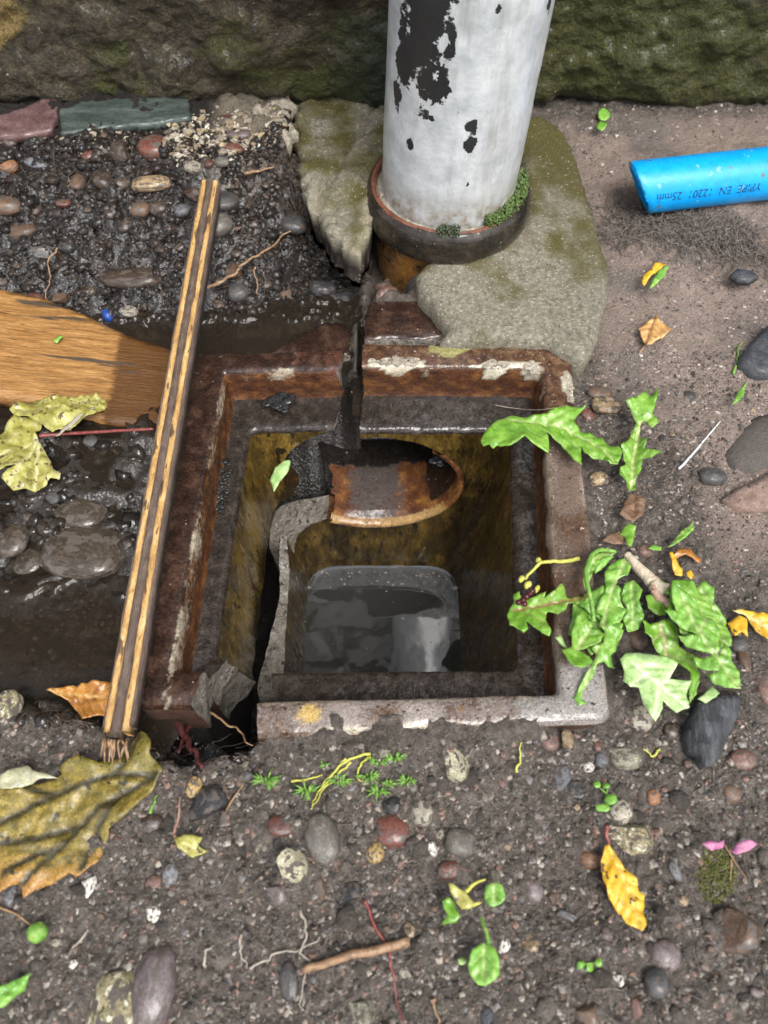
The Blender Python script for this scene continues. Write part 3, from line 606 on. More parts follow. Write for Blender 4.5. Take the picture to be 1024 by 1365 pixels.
# ------------------------------------------------------------------ socket collar, downpipe, concrete
CX, CY = 3.08, 32.5
def lathe(prof, n=96, tilt=(0, 0), amp=.03, seed=0.):
    V = []; F = []
    for q, (r, z) in enumerate(prof):
        for k in range(n):
            th = 2*math.pi*k/n; V.append([CX+r*math.cos(th)+tilt[0]*(z-2.6), CY+r*math.sin(th)+tilt[1]*(z-2.6), z])
    m = len(prof)
    for q in range(m-1):
        for k in range(n): F.append([q*n+k, q*n+(k+1) % n, (q+1)*n+(k+1) % n, (q+1)*n+k])
    V = np.array(V); V = V + amp*np.stack([fbm(V[:, 0]*.8, V[:, 1]*.8, V[:, 2]*.8+s_+seed, 3) for s_ in (0., 40., 80.)], -1); return V, F
prof = [(3.25, -3.0), (3.45, -1.5), (3.55, -.4), (3.6, .5), (3.64, .78), (3.82, .92), (4.0, 1.12), (4.08, 1.4), (4.08, 1.7), (4.02, 2.05), (3.9, 2.36), (3.74, 2.54), (3.6, 2.6), (3.5, 2.56), (3.45, 2.4), (3.4, 1.8), (3.4, .5)]
pr2 = []
for a in range(len(prof)-1):
    for t in (0, .34, .67): pr2.append(tuple(np.array(prof[a])*(1-t)+np.array(prof[a+1])*t))
v, f = lathe(pr2+[prof[-1]], amp=.07)
tt = np.zeros((len(v), 4)); k = fbm(v[:, 0]*.7, v[:, 1]*.7, v[:, 2]*.7, 4); rr = np.hypot(v[:, 0]-CX, v[:, 1]-CY)
m = v[:, 2] < .9; tt[m, :3] = (.27, .125, .03); tt[m, 3] = .62+.4*k[m]
m = (v[:, 2] > 2.4) & (rr < 3.72); tt[m, :3] = (.19, .075, .045); tt[m, 3] = .7+.3*k[m]
sock = mk('pipe_socket', v, f, M_collar, tint=tt); tag(sock, 'glossy dark brown clay pipe collar around the foot of the white downpipe', 'pipe collar')
# packing inside the socket
v, f = lathe([(3.5, 2.2), (3.3, 2.38), (3.0, 2.45)], amp=.12); mk('joint_fill', v, f, M_mortar, sock)
def pipe_mat():
    m = bpy.data.materials.new('flaking_white_paint'); m.use_nodes = True; t = m.node_tree; N = t.nodes.new; L = t.links.new; b = t.nodes['Principled BSDF']
    tc = N('ShaderNodeTexCoord'); mp = N('ShaderNodeMapping'); mp.inputs['Scale'].default_value = (100,)*3; L(tc.outputs['Object'], mp.inputs[0])
    def noise(s, d, r=.6, st=None):
        n = N('ShaderNodeTexNoise'); n.inputs['Scale'].default_value = s; n.inputs['Detail'].default_value = d; n.inputs['Roughness'].default_value = r
        if st: q = N('ShaderNodeMapping'); q.inputs['Scale'].default_value = [100*a for a in st]; L(tc.outputs['Object'], q.inputs[0]); L(q.outputs[0], n.inputs[0])
        else: L(mp.outputs[0], n.inputs[0])
        return n.outputs[0]
    def mapr(src, a, b_, c=0, d=1):
        r = N('ShaderNodeMapRange'); r.inputs[1].default_value = a; r.inputs[2].default_value = b_; r.inputs[3].default_value = c; r.inputs[4].default_value = d; L(src, r.inputs[0]); return r.outputs[0]
    def mix(f, a, b_):
        x = N('ShaderNodeMix'); x.data_type = 'RGBA'; L(f, x.inputs[0])
        for s_, v in ((6, a), (7, b_)):
            if isinstance(v, tuple): x.inputs[s_].default_value = (*v, 1)
            else: L(v, x.inputs[s_])
        return x.outputs[2]
    at = N('ShaderNodeAttribute'); at.attribute_name = 'tint'; sep = N('ShaderNodeSeparateColor'); L(at.outputs['Color'], sep.inputs[0])
    ad = N('ShaderNodeMath'); ad.operation = 'MULTIPLY_ADD'; L(noise(1.6, 9, .68), ad.inputs[0]); ad.inputs[1].default_value = 1.5; L(sep.outputs[0], ad.inputs[2])
    bare = mapr(ad.outputs[0], 1.245, 1.275)
    white = mix(mapr(noise(1.1, 8), .35, .7), (.38, .40, .41), (.58, .60, .61))
    white = mix(mapr(noise(.9, 9, .75, (1, 1, .18)), .48, .72, 0, .8), white, (.24, .235, .215))
    st = N('ShaderNodeMath'); st.operation = 'MULTIPLY'; L(sep.outputs[1], st.inputs[0]); L(mapr(noise(2.2, 7), .35, .65), st.inputs[1])
    white = mix(st.outputs[0], white, (.20, .16, .10))
    white = mix(mapr(noise(7, 6, .7), .66, .70), white, (.10, .10, .10))
    c = mix(bare, white, (.016, .017, .018)); L(c, b.inputs['Base Color'])
    L(mapr(bare, 0, 1, .32, .42), b.inputs['Roughness']); b.inputs['Coat Weight'].default_value = .25; b.inputs['Coat Roughness'].default_value = .15
    h = N('ShaderNodeMath'); h.operation = 'MULTIPLY_ADD'; L(bare, h.inputs[0]); h.inputs[1].default_value = -.7; L(noise(3.5, 6), h.inputs[2])
    bp = N('ShaderNodeBump'); bp.inputs['Strength'].default_value = .4; bp.inputs['Distance'].default_value = .0007; L(h.outputs[0], bp.inputs['Height']); L(bp.outputs[0], b.inputs['Normal'])
    return m
M_pipe = pipe_mat()
zz = np.concatenate([np.arange(1.6, 13, .14), np.arange(13, 110, 2.0)])
v, f = lathe([(3.2, z) for z in zz], n=110, tilt=(.0375, .0), amp=.03)
tt = np.zeros((len(v), 4)); tt[:, 3] = 1
# bare patches given by where the paint has flaked: (photo pixel on the pipe front, radii, depth)
def pipe_pt(px, py):
    d = FW + (px-512)/FPX*np.array([1, 0, 0]) - (py-682.5)/FPX*UP; o = np.array([0, 0, CZ])
    zc_ = 6.0
    for _ in range(4):
        c = np.array([CX+.0375*(zc_-2.6), CY]); a = d[0]**2+d[1]**2; b_ = -2*(d[0]*c[0]+d[1]*c[1]); cc = c@c-3.2**2; q = b_*b_-4*a*cc
        s = (-b_-math.sqrt(max(q, 0)))/(2*a); zc_ = CZ+d[2]*s
    return o+d*s
for px, py, rx, rz, a in ((565, 20, 1.05, 1.3, .95), (560, 60, .95, 1.0, .9), (540, 90, .7, 1.0, .85), (575, 110, .8, .8, .85), (530, 125, .35, .8, .75), (565, 145, .35, .5, .75), (545, 50, .8, .9, .8), (600, 50, .3, .9, .8),
                          (630, 172, .32, .4, .85), (625, 193, .36, .4, .9), (547, 193, .24, .3, .95), (575, 158, .25, .2, .8), (665, 12, .17, .2, .9), (624, 246, .14, .14, .7), (572, 236, .2, .16, .5), (732, 8, .3, .6, .7), (680, 108, .25, .12, .5), (570, -60, 1.3, 3.5, .85)):
    c = pipe_pt(px, py); d2 = ((v[:, 0]-c[0])**2+(v[:, 1]-c[1])**2)/rx**2 + (v[:, 2]-c[2])**2/rz**2
    tt[:, 0] = np.maximum(tt[:, 0], a*np.exp(-d2**1.5*.55))
tt[:, 0] = np.where(v[:, 2] > 14, np.maximum(tt[:, 0], .25), tt[:, 0])
tt[:, 0] *= .84
tt[:, 1] = sstep(4.6, 2.7, v[:, 2])
pipe = mk('downpipe', v, f, M_pipe, tint=tt); tag(pipe, 'white painted iron downpipe with large black flaked patch, standing in its collar', 'downpipe')
# concrete haunch, right
def ct(V, T):
    x, y, z = V.T; k = fbm(x*.7, y*.7, 6., 6, .6)*1.1; T[:, :3] = (.10, .085, .018); T[:, 3] = np.clip(sstep(-.55, .45, k+.075*(y-31))*.9, 0, 1)
    m = z < .2; T[m, :3] = (.20, .17, .12); T[m, 3] = .7
haunch = plate('concrete_haunch', PP([(590, 448), (598, 430), (580, 405), (560, 385), (556, 366), (600, 330), (700, 300), (690, 150), (722, 152), (748, 168), (768, 205), (786, 262), (800, 312), (812, 350), (812, 385), (800, 440), (786, 470), (770, 476), (745, 462), (728, 450), (680, 446), (640, 449)], .7),
      lambda x, y, d: .62+.5*np.exp(-np.clip(np.hypot(x-CX, y-CY)-3.6, 0, 9)/1.6)+.012*(y-28)+.10*fbm(x*.6, y*.6, 3, 3), M_conc, bottom=-1.6, step=.24, round_=.30, rad=.55, tintf=ct, jit=.16)
tag(haunch, 'grey-green mossy concrete bedding curving round the right of the brown collar', 'concrete')
CHO = PP([(384, 122), (410, 112), (450, 113), (516, 116), (532, 190), (518, 226), (498, 246), (493, 270), (491, 300), (478, 324), (462, 318), (446, 298), (424, 272), (410, 250), (398, 214), (390, 185), (398, 160)], 2.2)
def ct2(V, T):
    x, y, z = V.T; k = fbm(x*.9, y*.9, 2., 5); T[:, :3] = (.105, .09, .018); T[:, 3] = np.clip(.55+1.0*k, 0, 1)
    e = sstep(.75, .1, -sdist(CHO, x, y)+.7*k)*sstep(33.9, 33.2, y+.6*x*0+1.2*k); T[:, :3] = T[:, :3]*(1-e[:, None])+np.array([.36, .32, .22])*e[:, None]
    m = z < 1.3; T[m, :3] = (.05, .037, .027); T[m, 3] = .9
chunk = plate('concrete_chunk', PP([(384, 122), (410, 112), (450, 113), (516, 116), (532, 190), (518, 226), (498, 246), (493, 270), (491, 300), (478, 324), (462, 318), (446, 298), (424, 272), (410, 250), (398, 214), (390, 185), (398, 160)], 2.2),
      lambda x, y, d: 2.2+.8*fbm(x*.42, y*.42, 7, 6, .6)-.35*np.exp(-((x+2.2-.35*(y-35)-.4*fbm(y*.8, x*0, 3., 3))/.18)**2)+.03*(y-36), M_conc, bottom=-.6, step=.18, round_=.25, rad=.35, tintf=ct2, jit=.42, slant=.55, noise=.12)
tag(chunk, 'jagged moss-covered concrete lump left of the collar, overhanging the dark hole', 'concrete')
def mort(name, pts, z, label, h=.7, mat=M_mortar):
    o = plate(name, PP(pts, z), lambda x, y, d: z-.1+.5*fbm(x*1.3, y*1.3, z, 5, .65)+.12*np.clip(d, 0, .6), mat, thick=h, step=.14, jit=.4, round_=.2, rad=.3); return tag(o, label, 'mortar')
mort('mortar_lump', [(342, 138), (372, 122), (388, 135), (392, 170), (380, 182), (362, 176), (350, 160)], 2.6, 'pale lump of mortar wedged under the stone beside the mossy concrete lump')
mort('mortar_lump', [(92, 178), (148, 176), (150, 192), (100, 194)], 2.5, 'thin whitish mortar streak just below the green slate')
brick = mort('brick_chip', [(500, 372), (515, 362), (528, 372), (530, 386), (515, 390), (502, 386)], -.1, 'small red brick chip wedged under the collar beside the shoulder', .7, ST['pinkred']); brick['category'] = 'brick chip'
# slates under the big stone
def slab(name, pts, z, mat, label, cat, th=.5, step=.25, jit=.1, **k):
    zf = (lambda x, y, d: z+0*x) if not callable(z) else z
    z0 = z if not callable(z) else k.pop('z0')
    return tag(plate(name, PP(pts, z0), zf, mat, thick=th, step=step, jit=jit, **k), label, cat)
slab('slate', [(-40, 153), (0, 151), (38, 138), (70, 127), (79, 135), (75, 158), (70, 173), (40, 178), (0, 180), (-40, 183)], 2.9, M_slateR, 'purple-red slate piece at the far left under the big stone', 'slate', .4, round_=.03, rad=.1, jit=.14, step=.18, noise=.06)
slab('slate', [(80, 144), (120, 132), (180, 128), (252, 129), (252, 157), (215, 162), (170, 166), (120, 172), (82, 174)], 2.9, M_slateG, 'long wet green-grey slate piece tucked under the big stone', 'slate', .4, round_=.03, rad=.1, jit=.14, step=.18, noise=.06)
# crust of mortar left on the rim
parts = []; v0, f0 = ICO0
for cx, cy, rx, ry, k_ in ((.6, 23.45, 1.3, .22, 60), (4.9, 23.3, .6, .25, 30), (6.6, 23.1, .3, .35, 22), (8.05, 22.0, .2, .8, 30)):
    for _ in range(k_):
        a = random.uniform(0, 6.3); d = random.random()**.5; r = random.uniform(.03, .15)
        parts.append((v0*(1+RNG.uniform(-.3, .3, (len(v0), 1)))*np.array([r*1.2, r, r*.35])+np.array([cx+rx*d*math.cos(a), cy+ry*d*math.sin(a), .02]), f0))
v, f = join([(a, b) for a, b in parts]); o = mk('mortar_crust', v, f, M_mortar, gully, smooth=False); o['kind'] = 'stuff'
# ------------------------------------------------------------------ timber
def boxgrid(L, w, h, nl, amp, seed):
    ys_ = np.linspace(0, L, nl); V = []; F = []
    prof = [(-w/2, 0), (-w/2, h), (0, h+.01), (w/2, h), (w/2, 0)]
    for q, y in enumerate(ys_):
        for (x, z) in prof: V.append([x+amp*vnoise(y*1.7, x*9+seed, z), y, z+amp*vnoise(y*2.3, x*7+seed+9, z+4)])
    n = 5
    for q in range(nl-1):
        for k in range(n): F.append([q*n+k, q*n+(k+1) % n, (q+1)*n+(k+1) % n, (q+1)*n+k])
    F += [list(range(n)), [(nl-1)*n+k for k in range(n-1, -1, -1)]]
    return np.array(V), F
A = P(152, 985, .55); B = P(281, 236, 2.15); ax = B-A; LL = np.linalg.norm(ax); ax /= LL
sx = np.cross(ax, [0, 0, 1]); sx /= np.linalg.norm(sx); szv = np.cross(sx, ax)
lath = thing('plywood_lath', 'narrow striped strip of plywood edge lying across the trench from bank to leaf', 'wood strip', A)
off = -.47
for k, (w, m, dh, short) in enumerate([(.07, M_plyB, -.03, .6), (.20, M_plyY, 0, .4), (.34, M_plyB, -.05, .1), (.21, M_plyY, 0, .5), (.10, M_plyB, -.06, .9)]):
    v, f = boxgrid(LL-short, w-.012, .75+dh, 110, .02, k*3.3)
    c = off+w/2; off += w
    v[:, 0] += c + (.05*sstep(8, 2, v[:, 1])*(1 if k > 2 else 0))
    Vw = A + np.outer(v[:, 0], sx) + np.outer(v[:, 1]+short*.5, ax) + np.outer(v[:, 2]-.75, szv); mk('veneer', Vw, f, m, lath)
fr = []
for k in range(26):
    p = A + sx*random.uniform(-.42, .45) - szv*random.uniform(.0, .6); q = p - ax*random.uniform(.2, .7) + sx*random.uniform(-.2, .2) - szv*random.uniform(0, .2)
    fr.append(tube([p, (p+q)/2+szv*.06, q], [.05, .04, .015], 5))
v, f = join(fr); mk('frayed_end', v, f, M_root, lath)
pl = PP([(-60, 392), (0, 397), (60, 404), (110, 417), (165, 440), (232, 452), (236, 564), (150, 556), (0, 534), (-60, 528)], -1.3)
def ptint(V, T): T[:, :3] = (.12, .052, .014); T[:, 3] = sstep(-13.4, -11.9, V[:, 0]+.35*fbm(V[:, 1]*.9, V[:, 0]*.5, 2, 3))*.9
tag(plate('plank', pl, lambda x, y, d: -1.25-.16*np.clip(x+14.5, -5, 9)+.03*fbm(x*.3, y*3, 3, 3), M_plank, thick=.9, step=.3, jit=.06, tintf=ptint, noise=.015), 'orange-brown wooden plank end sloping into muddy water at the left', 'plank')
# ------------------------------------------------------------------ blue pipe with its print
p0 = P(852, 250, .9+1.25); p1 = P(1024, 229, .9+1.2); u = p1-p0; u[2] = 0; u /= np.linalg.norm(u)
zc_ = max(Hs(*(p0[:2])), Hs(*(p0+u*4)[:2]))+1.18; p0 = P(852, 250, zc_); p1 = P(1024, 231, zc_); u = p1-p0; u /= np.linalg.norm(u)
sdv = np.cross(u, [0, 0, 1]); upv = np.array([0, 0, 1.])
n = 64; R_ = 1.25; Ri = 1.0; V = []; F = []
st = np.concatenate([[0, .06], np.linspace(.3, 26, 40)])
for q, s in enumerate(st):
    for k in range(n):
        th = 2*math.pi*k/n; e = (.04*vnoise(k*.9, 3.3, 1)+.03*vnoise(k*2.7, 1, 2)) if q == 0 else 0; r = R_-(.04 if q == 0 else 0); e -= .5*math.sin(th)*R_*max(0, 1-s/6)
        V.append(p0+u*(s+e)+r*(math.cos(th)*sdv+math.sin(th)*upv))
m = len(st)
for q in range(m-1):
    for k in range(n): F.append([q*n+k, (q+1)*n+k, (q+1)*n+(k+1) % n, q*n+(k+1) % n])
o1 = len(V)
for s in (.0, 12., 26.):
    for k in range(n):
        th = 2*math.pi*k/n; V.append(p0+u*(s+(.04*vnoise(k*.9, 3.3, 1)-.5*R_*math.sin(th) if s == 0 else 0))+Ri*(math.cos(th)*sdv+math.sin(th)*upv))
for q in range(2):
    for k in range(n): F.append([o1+q*n+k, o1+q*n+(k+1) % n, o1+(q+1)*n+(k+1) % n, o1+(q+1)*n+k])
for k in range(n):
    F.append([k, (k+1) % n, o1+(k+1) % n, o1+k]); F.append([(m-1)*n+(k+1) % n, (m-1)*n+k, o1+2*n+k, o1+2*n+(k+1) % n])
bp_ = mk('water_pipe', np.array(V), F, M_blue, sharp=50); tag(bp_, 'bright blue plastic water pipe with cut end and dark printed letters', 'pipe')
def text_mesh(body, size):
    cu = bpy.data.curves.new('t', 'FONT'); cu.body = body; cu.size = size; cu.resolution_u = 3; o = bpy.data.objects.new('t', cu); COL.objects.link(o)
    dg = bpy.context.evaluated_depsgraph_get(); dg.update(); me = bpy.data.meshes.new_from_object(o.evaluated_get(dg), depsgraph=dg)
    V = np.array([v.co[:] for v in me.vertices]); F = [list(p.vertices) for p in me.polygons]; bpy.data.objects.remove(o); bpy.data.meshes.remove(me); return V, F
tv, tf = text_mesh('YPIPE  EN  12201  25mm', .78)
wid = tv[:, 0].max(); tvw = tv[:, 0]/wid*5.35
th0 = math.radians(-8)                      # camera side of the pipe
ang = th0 + (tv[:, 1]-.0)/R_                # upside down as seen by the camera: letter tops point down
s_ = 5.75-tvw
ang = math.radians(20) - tv[:, 1]*.72/R_
Vt = p0 + np.outer(s_, u) + (R_+.012)*(np.outer(np.cos(ang), sdv)+np.outer(np.sin(ang), upv))
mk('printed_text', Vt, tf, M_print, bp_, smooth=False)
# ------------------------------------------------------------------ stones
def ico(sub):
    import bmesh
    bm = bmesh.new(); bmesh.ops.create_icosphere(bm, subdivisions=sub, radius=1); V = np.array([v.co[:] for v in bm.verts]); bm.verts.index_update(); F = [[v.index for v in f.verts] for f in bm.faces]; bm.free(); return V, F
ICO = {s: ico(s) for s in (1, 2, 3, 4)}
def stone_mesh(kind, seed, sub, mat):
    V, F = ICO[sub]; V = V.copy(); r = random.Random(seed)
    if kind == 'a':
        for _ in range(9):
            d = np.array([r.gauss(0, 1), r.gauss(0, 1), r.gauss(0, .8)]); d /= np.linalg.norm(d); c = r.uniform(.5, .82); t = V@d; V = V - np.outer(np.clip(t-c, 0, None)*.97, d)
        V = V*(1+.10*fbm(V[:, 0]*1.6, V[:, 1]*1.6, V[:, 2]*1.6+seed, 4)[:, None]); V /= np.abs(V).max()
        V = V + .03*np.stack([fbm(V[:, 0]*5, V[:, 1]*5, V[:, 2]*5+seed+k, 3) for k in (0, 9, 18)], -1)
    else:
        V = V*(1+.22*fbm(V[:, 0]*.8, V[:, 1]*.8, V[:, 2]*.8+seed*3.1, 2)[:, None]); V = np.sign(V)*np.abs(V)**.9
        V = V + .012*np.stack([fbm(V[:, 0]*4, V[:, 1]*4, V[:, 2]*4+seed+k, 3) for k in (0, 9, 18)], -1)
    me = bpy.data.meshes.new('stone'); me.from_pydata((V*S).tolist(), [], F); me.materials.append(mat); me.polygons.foreach_set('use_smooth', np.full(len(F), True)); me.update()
    if kind == 'a': me.set_sharp_from_angle(angle=math.radians(32))
    return me
CACHE = {}
def stone(name, px, py, w, h, rot, colour, kind='r', label=None, cat=None, group=None, sink=.35, flat=.62, variant=None, z=None, sub=3):
    p = onground(px, py) if z is None else P(px, py, z); d = depth(p)/FPX
    a, b = w*d/2, h*d/2*1.08; c = min(a, b)*flat
    kv = (kind, variant if variant is not None else random.randrange(6), colour, sub)
    if kv not in CACHE: CACHE[kv] = stone_mesh(kind, kv[1]+hash(colour) % 7 if False else kv[1]+len(colour), sub, ST[colour])
    o = bpy.data.objects.new(name, CACHE[kv]); COL.objects.link(o)
    o.location = (p + np.array([0, 0, c*(1-2*sink)]))*S; o.scale = (a, b, c); o.rotation_euler = (random.uniform(-.12, .12), random.uniform(-.12, .12), math.radians(rot))
    return tag(o, label, cat, group)
LIST = [  # px,py,w,h,rot,colour,kind,label
 (377,1100,42,29,0,'red','r','glossy dark red oval pebble below the left green sprig'),
 (430,1118,44,60,20,'grey','r','large speckled grey pebble right of the glossy dark red oval one'),
 (390,1153,56,44,25,'cream','a','cream jagged chip of mortar left of the yellow pebble'),
 (522,1108,52,46,0,'red','r','biggest red-brown rounded pebble in front of the gully'),
 (562,1084,32,34,0,'pale','r','smooth cream pebble touching the biggest red-brown pebble'),
 (500,1138,25,28,0,'yellow','r','small honey-yellow pebble under the biggest red-brown pebble'),
 (607,1017,48,52,10,'cream','a','pale angular stone chip just in front of the gully rim'),
 (614,1123,44,32,-15,'grey','r','brown-grey oval pebble right of the biggest red-brown pebble'),
 (600,1160,36,22,10,'red','r','shiny dark red flat pebble above the yellow seedling leaf'),
 (577,1132,19,20,0,'white','a','little whitish chip between red-brown and brown-grey pebbles'),
 (428,1185,27,27,0,'brown','a','square brown stone under the cream jagged chip'),
 (372,1190,36,30,0,'purple','a','dark purple slaty chip left of the square brown stone'),
 (466,1192,40,32,0,'black','a','black angular lump below the honey-yellow pebble'),
 (547,1240,26,22,10,'tan','a','sandy square chip above the end of the broken twig'),
 (386,1310,28,46,10,'darkgrey','r','dark oval pebble beneath the left end of the broken twig'),
 (485,1347,46,44,0,'green','a','greenish square stone at the bottom edge under the twig'),
 (538,1296,15,14,0,'pale','r','tiny pale pebble just right of the red stem below the twig'),
 (672,1263,17,21,0,'white','a','small white chip right of the large round seedling leaf'),
 (525,1073,34,26,0,'black','a','black glassy fragment below the right green sprig'),
 (733,990,27,24,0,'pinkred','r','pinkish pebble beside the front right corner of the rim'),
 (757,986,26,26,0,'tan','a','beige chip beside the pinkish pebble at the rim corner'),
 (747,1039,32,38,10,'bluegrey','a','flat blue-grey flake in front of the rim corner'),
 (767,1050,28,30,0,'black','a','dark slate chip right of the flat blue-grey flake'),
 (834,1010,44,28,-5,'green','r','greenish grey oval stone right of the rim corner'),
 (802,1013,20,19,0,'bluegrey','r','small round blue-grey pebble left of the greenish oval stone'),
 (785,1023,15,14,0,'white','r','small white pebble by the round blue-grey pebble'),
 (796,993,13,18,0,'red','r','tiny dark red pebble above the small white pebble'),
 (871,1063,20,20,0,'orange','r','bright orange-red pebble right of the little seedling'),
 (990,1014,36,28,10,'pinkred','r','flat pinkish pebble near the right edge below the charcoal'),
 (827,1083,36,30,35,'pale','r','cream kidney-shaped pebble at the tip of the yellow leaf stalk'),
 (845,1116,70,46,-8,'speck','a','big speckled olive stone beside the yellow leaf stalk'),
 (788,1147,34,22,0,'orange','r','orange-brown pebble half under the long yellow leaf'),
 (900,1161,15,24,15,'bluegrey','r','smooth blue-grey teardrop pebble right of the yellow leaf'),
 (712,1189,25,28,0,'purple','r','purple-grey round pebble left of the long yellow leaf'),
 (760,1222,32,14,-20,'bluegrey','a','thin pale flake lying below the purple-grey pebble'),
 (710,1258,30,24,0,'tan','a','beige square chip right of the small white chip'),
 (888,1273,42,34,-20,'purple','r','glossy plum pebble under the tip of the yellow leaf'),
 (875,1311,36,36,0,'darkgrey','r','glossy dark grey pebble under the glossy plum pebble'),
 (825,1305,18,18,0,'white','a','bright white chip left of the glossy dark grey pebble'),
 (785,1356,38,40,0,'brown','a','brown blocky stone at the bottom edge near the clover'),
 (848,1347,18,30,10,'pinkred','a','narrow reddish chip at the bottom edge right of the brown block'),
 (975,1058,26,24,0,'brown','r','brown pebble below the flat pinkish pebble'),
 (985,1240,80,60,10,'brown','a','low brown rock half buried at the right edge'),
 (155,1350,82,104,-8,'speck','r','large beige granular stone at the bottom left'),
 (205,1322,56,104,-4,'purple','r','long glossy grey-brown pebble against the large beige stone'),
 (200,1098,32,24,10,'darkbrown','r','glossy brown pebble at the edge of the big fallen leaf'),
 (259,1048,19,28,-15,'yellow','r','little yellowish pebble below the hole in the ground'),
 (228,1166,22,26,0,'bluegrey','r','grey round pebble near the end of the big fallen leaf'),
 (206,1177,22,18,0,'pinkred','r','small pinkish pebble left of the grey round one'),
 (13,1196,26,26,0,'bluegrey','a','grey stone at the left edge below the big fallen leaf'),
 (206,1217,20,24,10,'white','a','white crumbly chip below the small pinkish pebble'),
 (120,1180,26,30,0,'white','a','pale broken chip at the tip of the big fallen leaf'),
 (98,1286,12,12,0,'white','r','tiny white pebble above the large beige stone'),
 (808,541,42,30,-15,'tan','r','orange-tan stone behind the upper dandelion leaf'),
 (800,525,34,20,0,'brown','r','brown stone behind the orange-tan stone'),
 (783,553,18,20,30,'red','r','small dark red pebble squeezed against the orange-tan stone'),
 (798,640,26,24,0,'tan','r','round sandy pebble under the upper dandelion leaf'),
 (848,851,30,34,30,'brown','r','brown oval pebble between the dandelion leaves'),
 (853,958,36,32,0,'pale','r','pale wet pebble under the broad pale dandelion leaf'),
 (897,975,26,24,0,'darkbrown','r','dark brown pebble left of the charcoal'),
 (985,860,24,22,0,'darkgrey','r','small dark grey pebble under the little yellow leaf'),
 (1020,918,28,44,0,'pinkred','r','red ringed stone at the right edge beside the dandelion'),
 (992,882,18,34,0,'brown','r','upright brown pebble at the tip of the long dandelion leaf'),
 (206,198,44,40,0,'red','r','big smooth red-brown oval cobble in the bank under the green slate'),
 (99,203,24,20,0,'brown','r','brown pebble at the left of a tight pair under the mortar streak'),
 (120,207,19,20,-30,'red','r','red pebble at the right of a tight pair under the mortar streak'),
 (136,203,20,18,0,'grey','r','grey pebble next to the red one under the mortar streak'),
 (201,245,56,24,0,'tan','r','long tan streaked cobble below the big red-brown cobble'),
 (257,223,28,22,-10,'pale','r','cream pebble left of the top of the striped lath'),
 (104,243,20,26,0,'brown','r','upright brown pebble in the upper bank'),
 (138,241,30,28,0,'darkbrown','r','dark blocky cobble beside the upright brown pebble'),
 (243,281,22,20,0,'bluegrey','r','pale grey shiny pebble just left of the striped lath'),
 (212,278,28,22,0,'darkbrown','r','dark pebble left of the pale grey shiny one'),
 (312,198,30,16,-15,'red','r','flat red pebble right of the lath top'),
 (318,180,36,16,0,'purple','r','wet dark flat pebble above the flat red one'),
 (302,160,30,16,0,'red','r','dark red stone under the big stone right of the slate'),
 (296,216,20,16,0,'grey','r','round grey pebble right of the lath top'),
 (278,218,14,12,0,'red','r','little brown pebble at the tip of the lath'),
 (298,270,40,30,20,'darkgrey','r','dark rounded cobble right of the striped lath'),
 (292,300,40,34,20,'grey','r','wet grey cobble under the dark rounded one by the lath'),
 (85,271,22,14,0,'red','r','reddish pebble in the middle of the bank'),
 (8,275,44,30,0,'brown','r','brown cobble at the left edge of the bank'),
 (28,308,44,28,0,'brown','r','wet brown cobble below the one at the left edge'),
 (12,222,24,20,-20,'orange','r','orange-brown pebble at the left edge of the bank'),
 (50,218,36,16,0,'bluegrey','r','shiny grey flat stone right of the orange-brown pebble'),
 (45,398,30,18,0,'red','r','red stone behind the top edge of the plank'),
 (58,338,44,26,0,'darkgrey','a','grey angular cobble in the lower bank above the plank'),
 (175,372,90,30,0,'darkbrown','r','large flat dark cobble in the lower bank left of the lath'),
 (172,415,26,18,0,'pale','r','pale pebble at the water edge beside the blue scrap'),
 (40,746,54,48,0,'mud','r','smooth dark wet cobble in the trench mud at the left edge'),
 (14,722,50,50,0,'mud','r','dark wet cobble behind the smooth one at the left edge'),
 (110,735,120,74,-10,'mud','r','broad muddy boulder top in the trench beside the lath'),
 (110,685,66,44,0,'mud','r','muddy cobble hump behind the broad boulder top'),
 (10,950,36,62,0,'speck','r','yellowish lichen-speckled stone at the left edge above the big fallen leaf'),
 (430,385,40,24,0,'black','r','black shiny cobble at the foot of the dark hole'),
 (455,398,44,24,0,'black','r','black wet cobble right of the other in the dark hole'),
 (392,300,40,30,0,'darkgrey','r','dark wet pebble under the root in the hollow'),
 (318,390,30,28,0,'darkgrey','r','wet grey pebble below the left end of the tan root'),
 (275,1075,60,50,0,'black','a','wet dark clod in front of the hole beside the fragment'),
 (950,636,36,26,0,'darkgrey','r','dark round stone among fibres right of the dandelion'),
 (860,735,20,18,0,'pinkred','r','pale pink pebble behind the dandelion root'),
]
used_px = []
for (px, py, w, h, r, c, k, lab) in LIST:
    stone('pebble' if max(w, h) < 50 else 'cobble', px, py, w, h, r, c, k, lab, 'pebble' if max(w, h) < 50 else 'stone', sub=4 if max(w, h) > 60 else 3, flat=.42 if c == 'mud' else .62, sink=.46 if k == 'r' else .4)
    used_px.append((px, py, max(w, h)*.5))
block = [[(183, 955), (200, 470), (350, 420), (480, 380), (600, 290), (690, 150), (735, 150), (812, 340), (812, 440), (770, 500), (828, 975), (340, 1000)],
         [(835, 190), (1030, 180), (1030, 285), (835, 300)], [(510, -10), (740, -10), (720, 300), (480, 330)], [(270, 225), (300, 235), (190, 1010), (120, 1010)],
         [(-10, 395), (240, 440), (240, 570), (-10, 560)], [(-10, 1010), (200, 970), (220, 1030), (140, 1160), (-10, 1210)], [(380, 110), (520, 110), (520, 330), (470, 330)], [(-10, -10), (1034, -10), (1034, 140), (-10, 140)]]
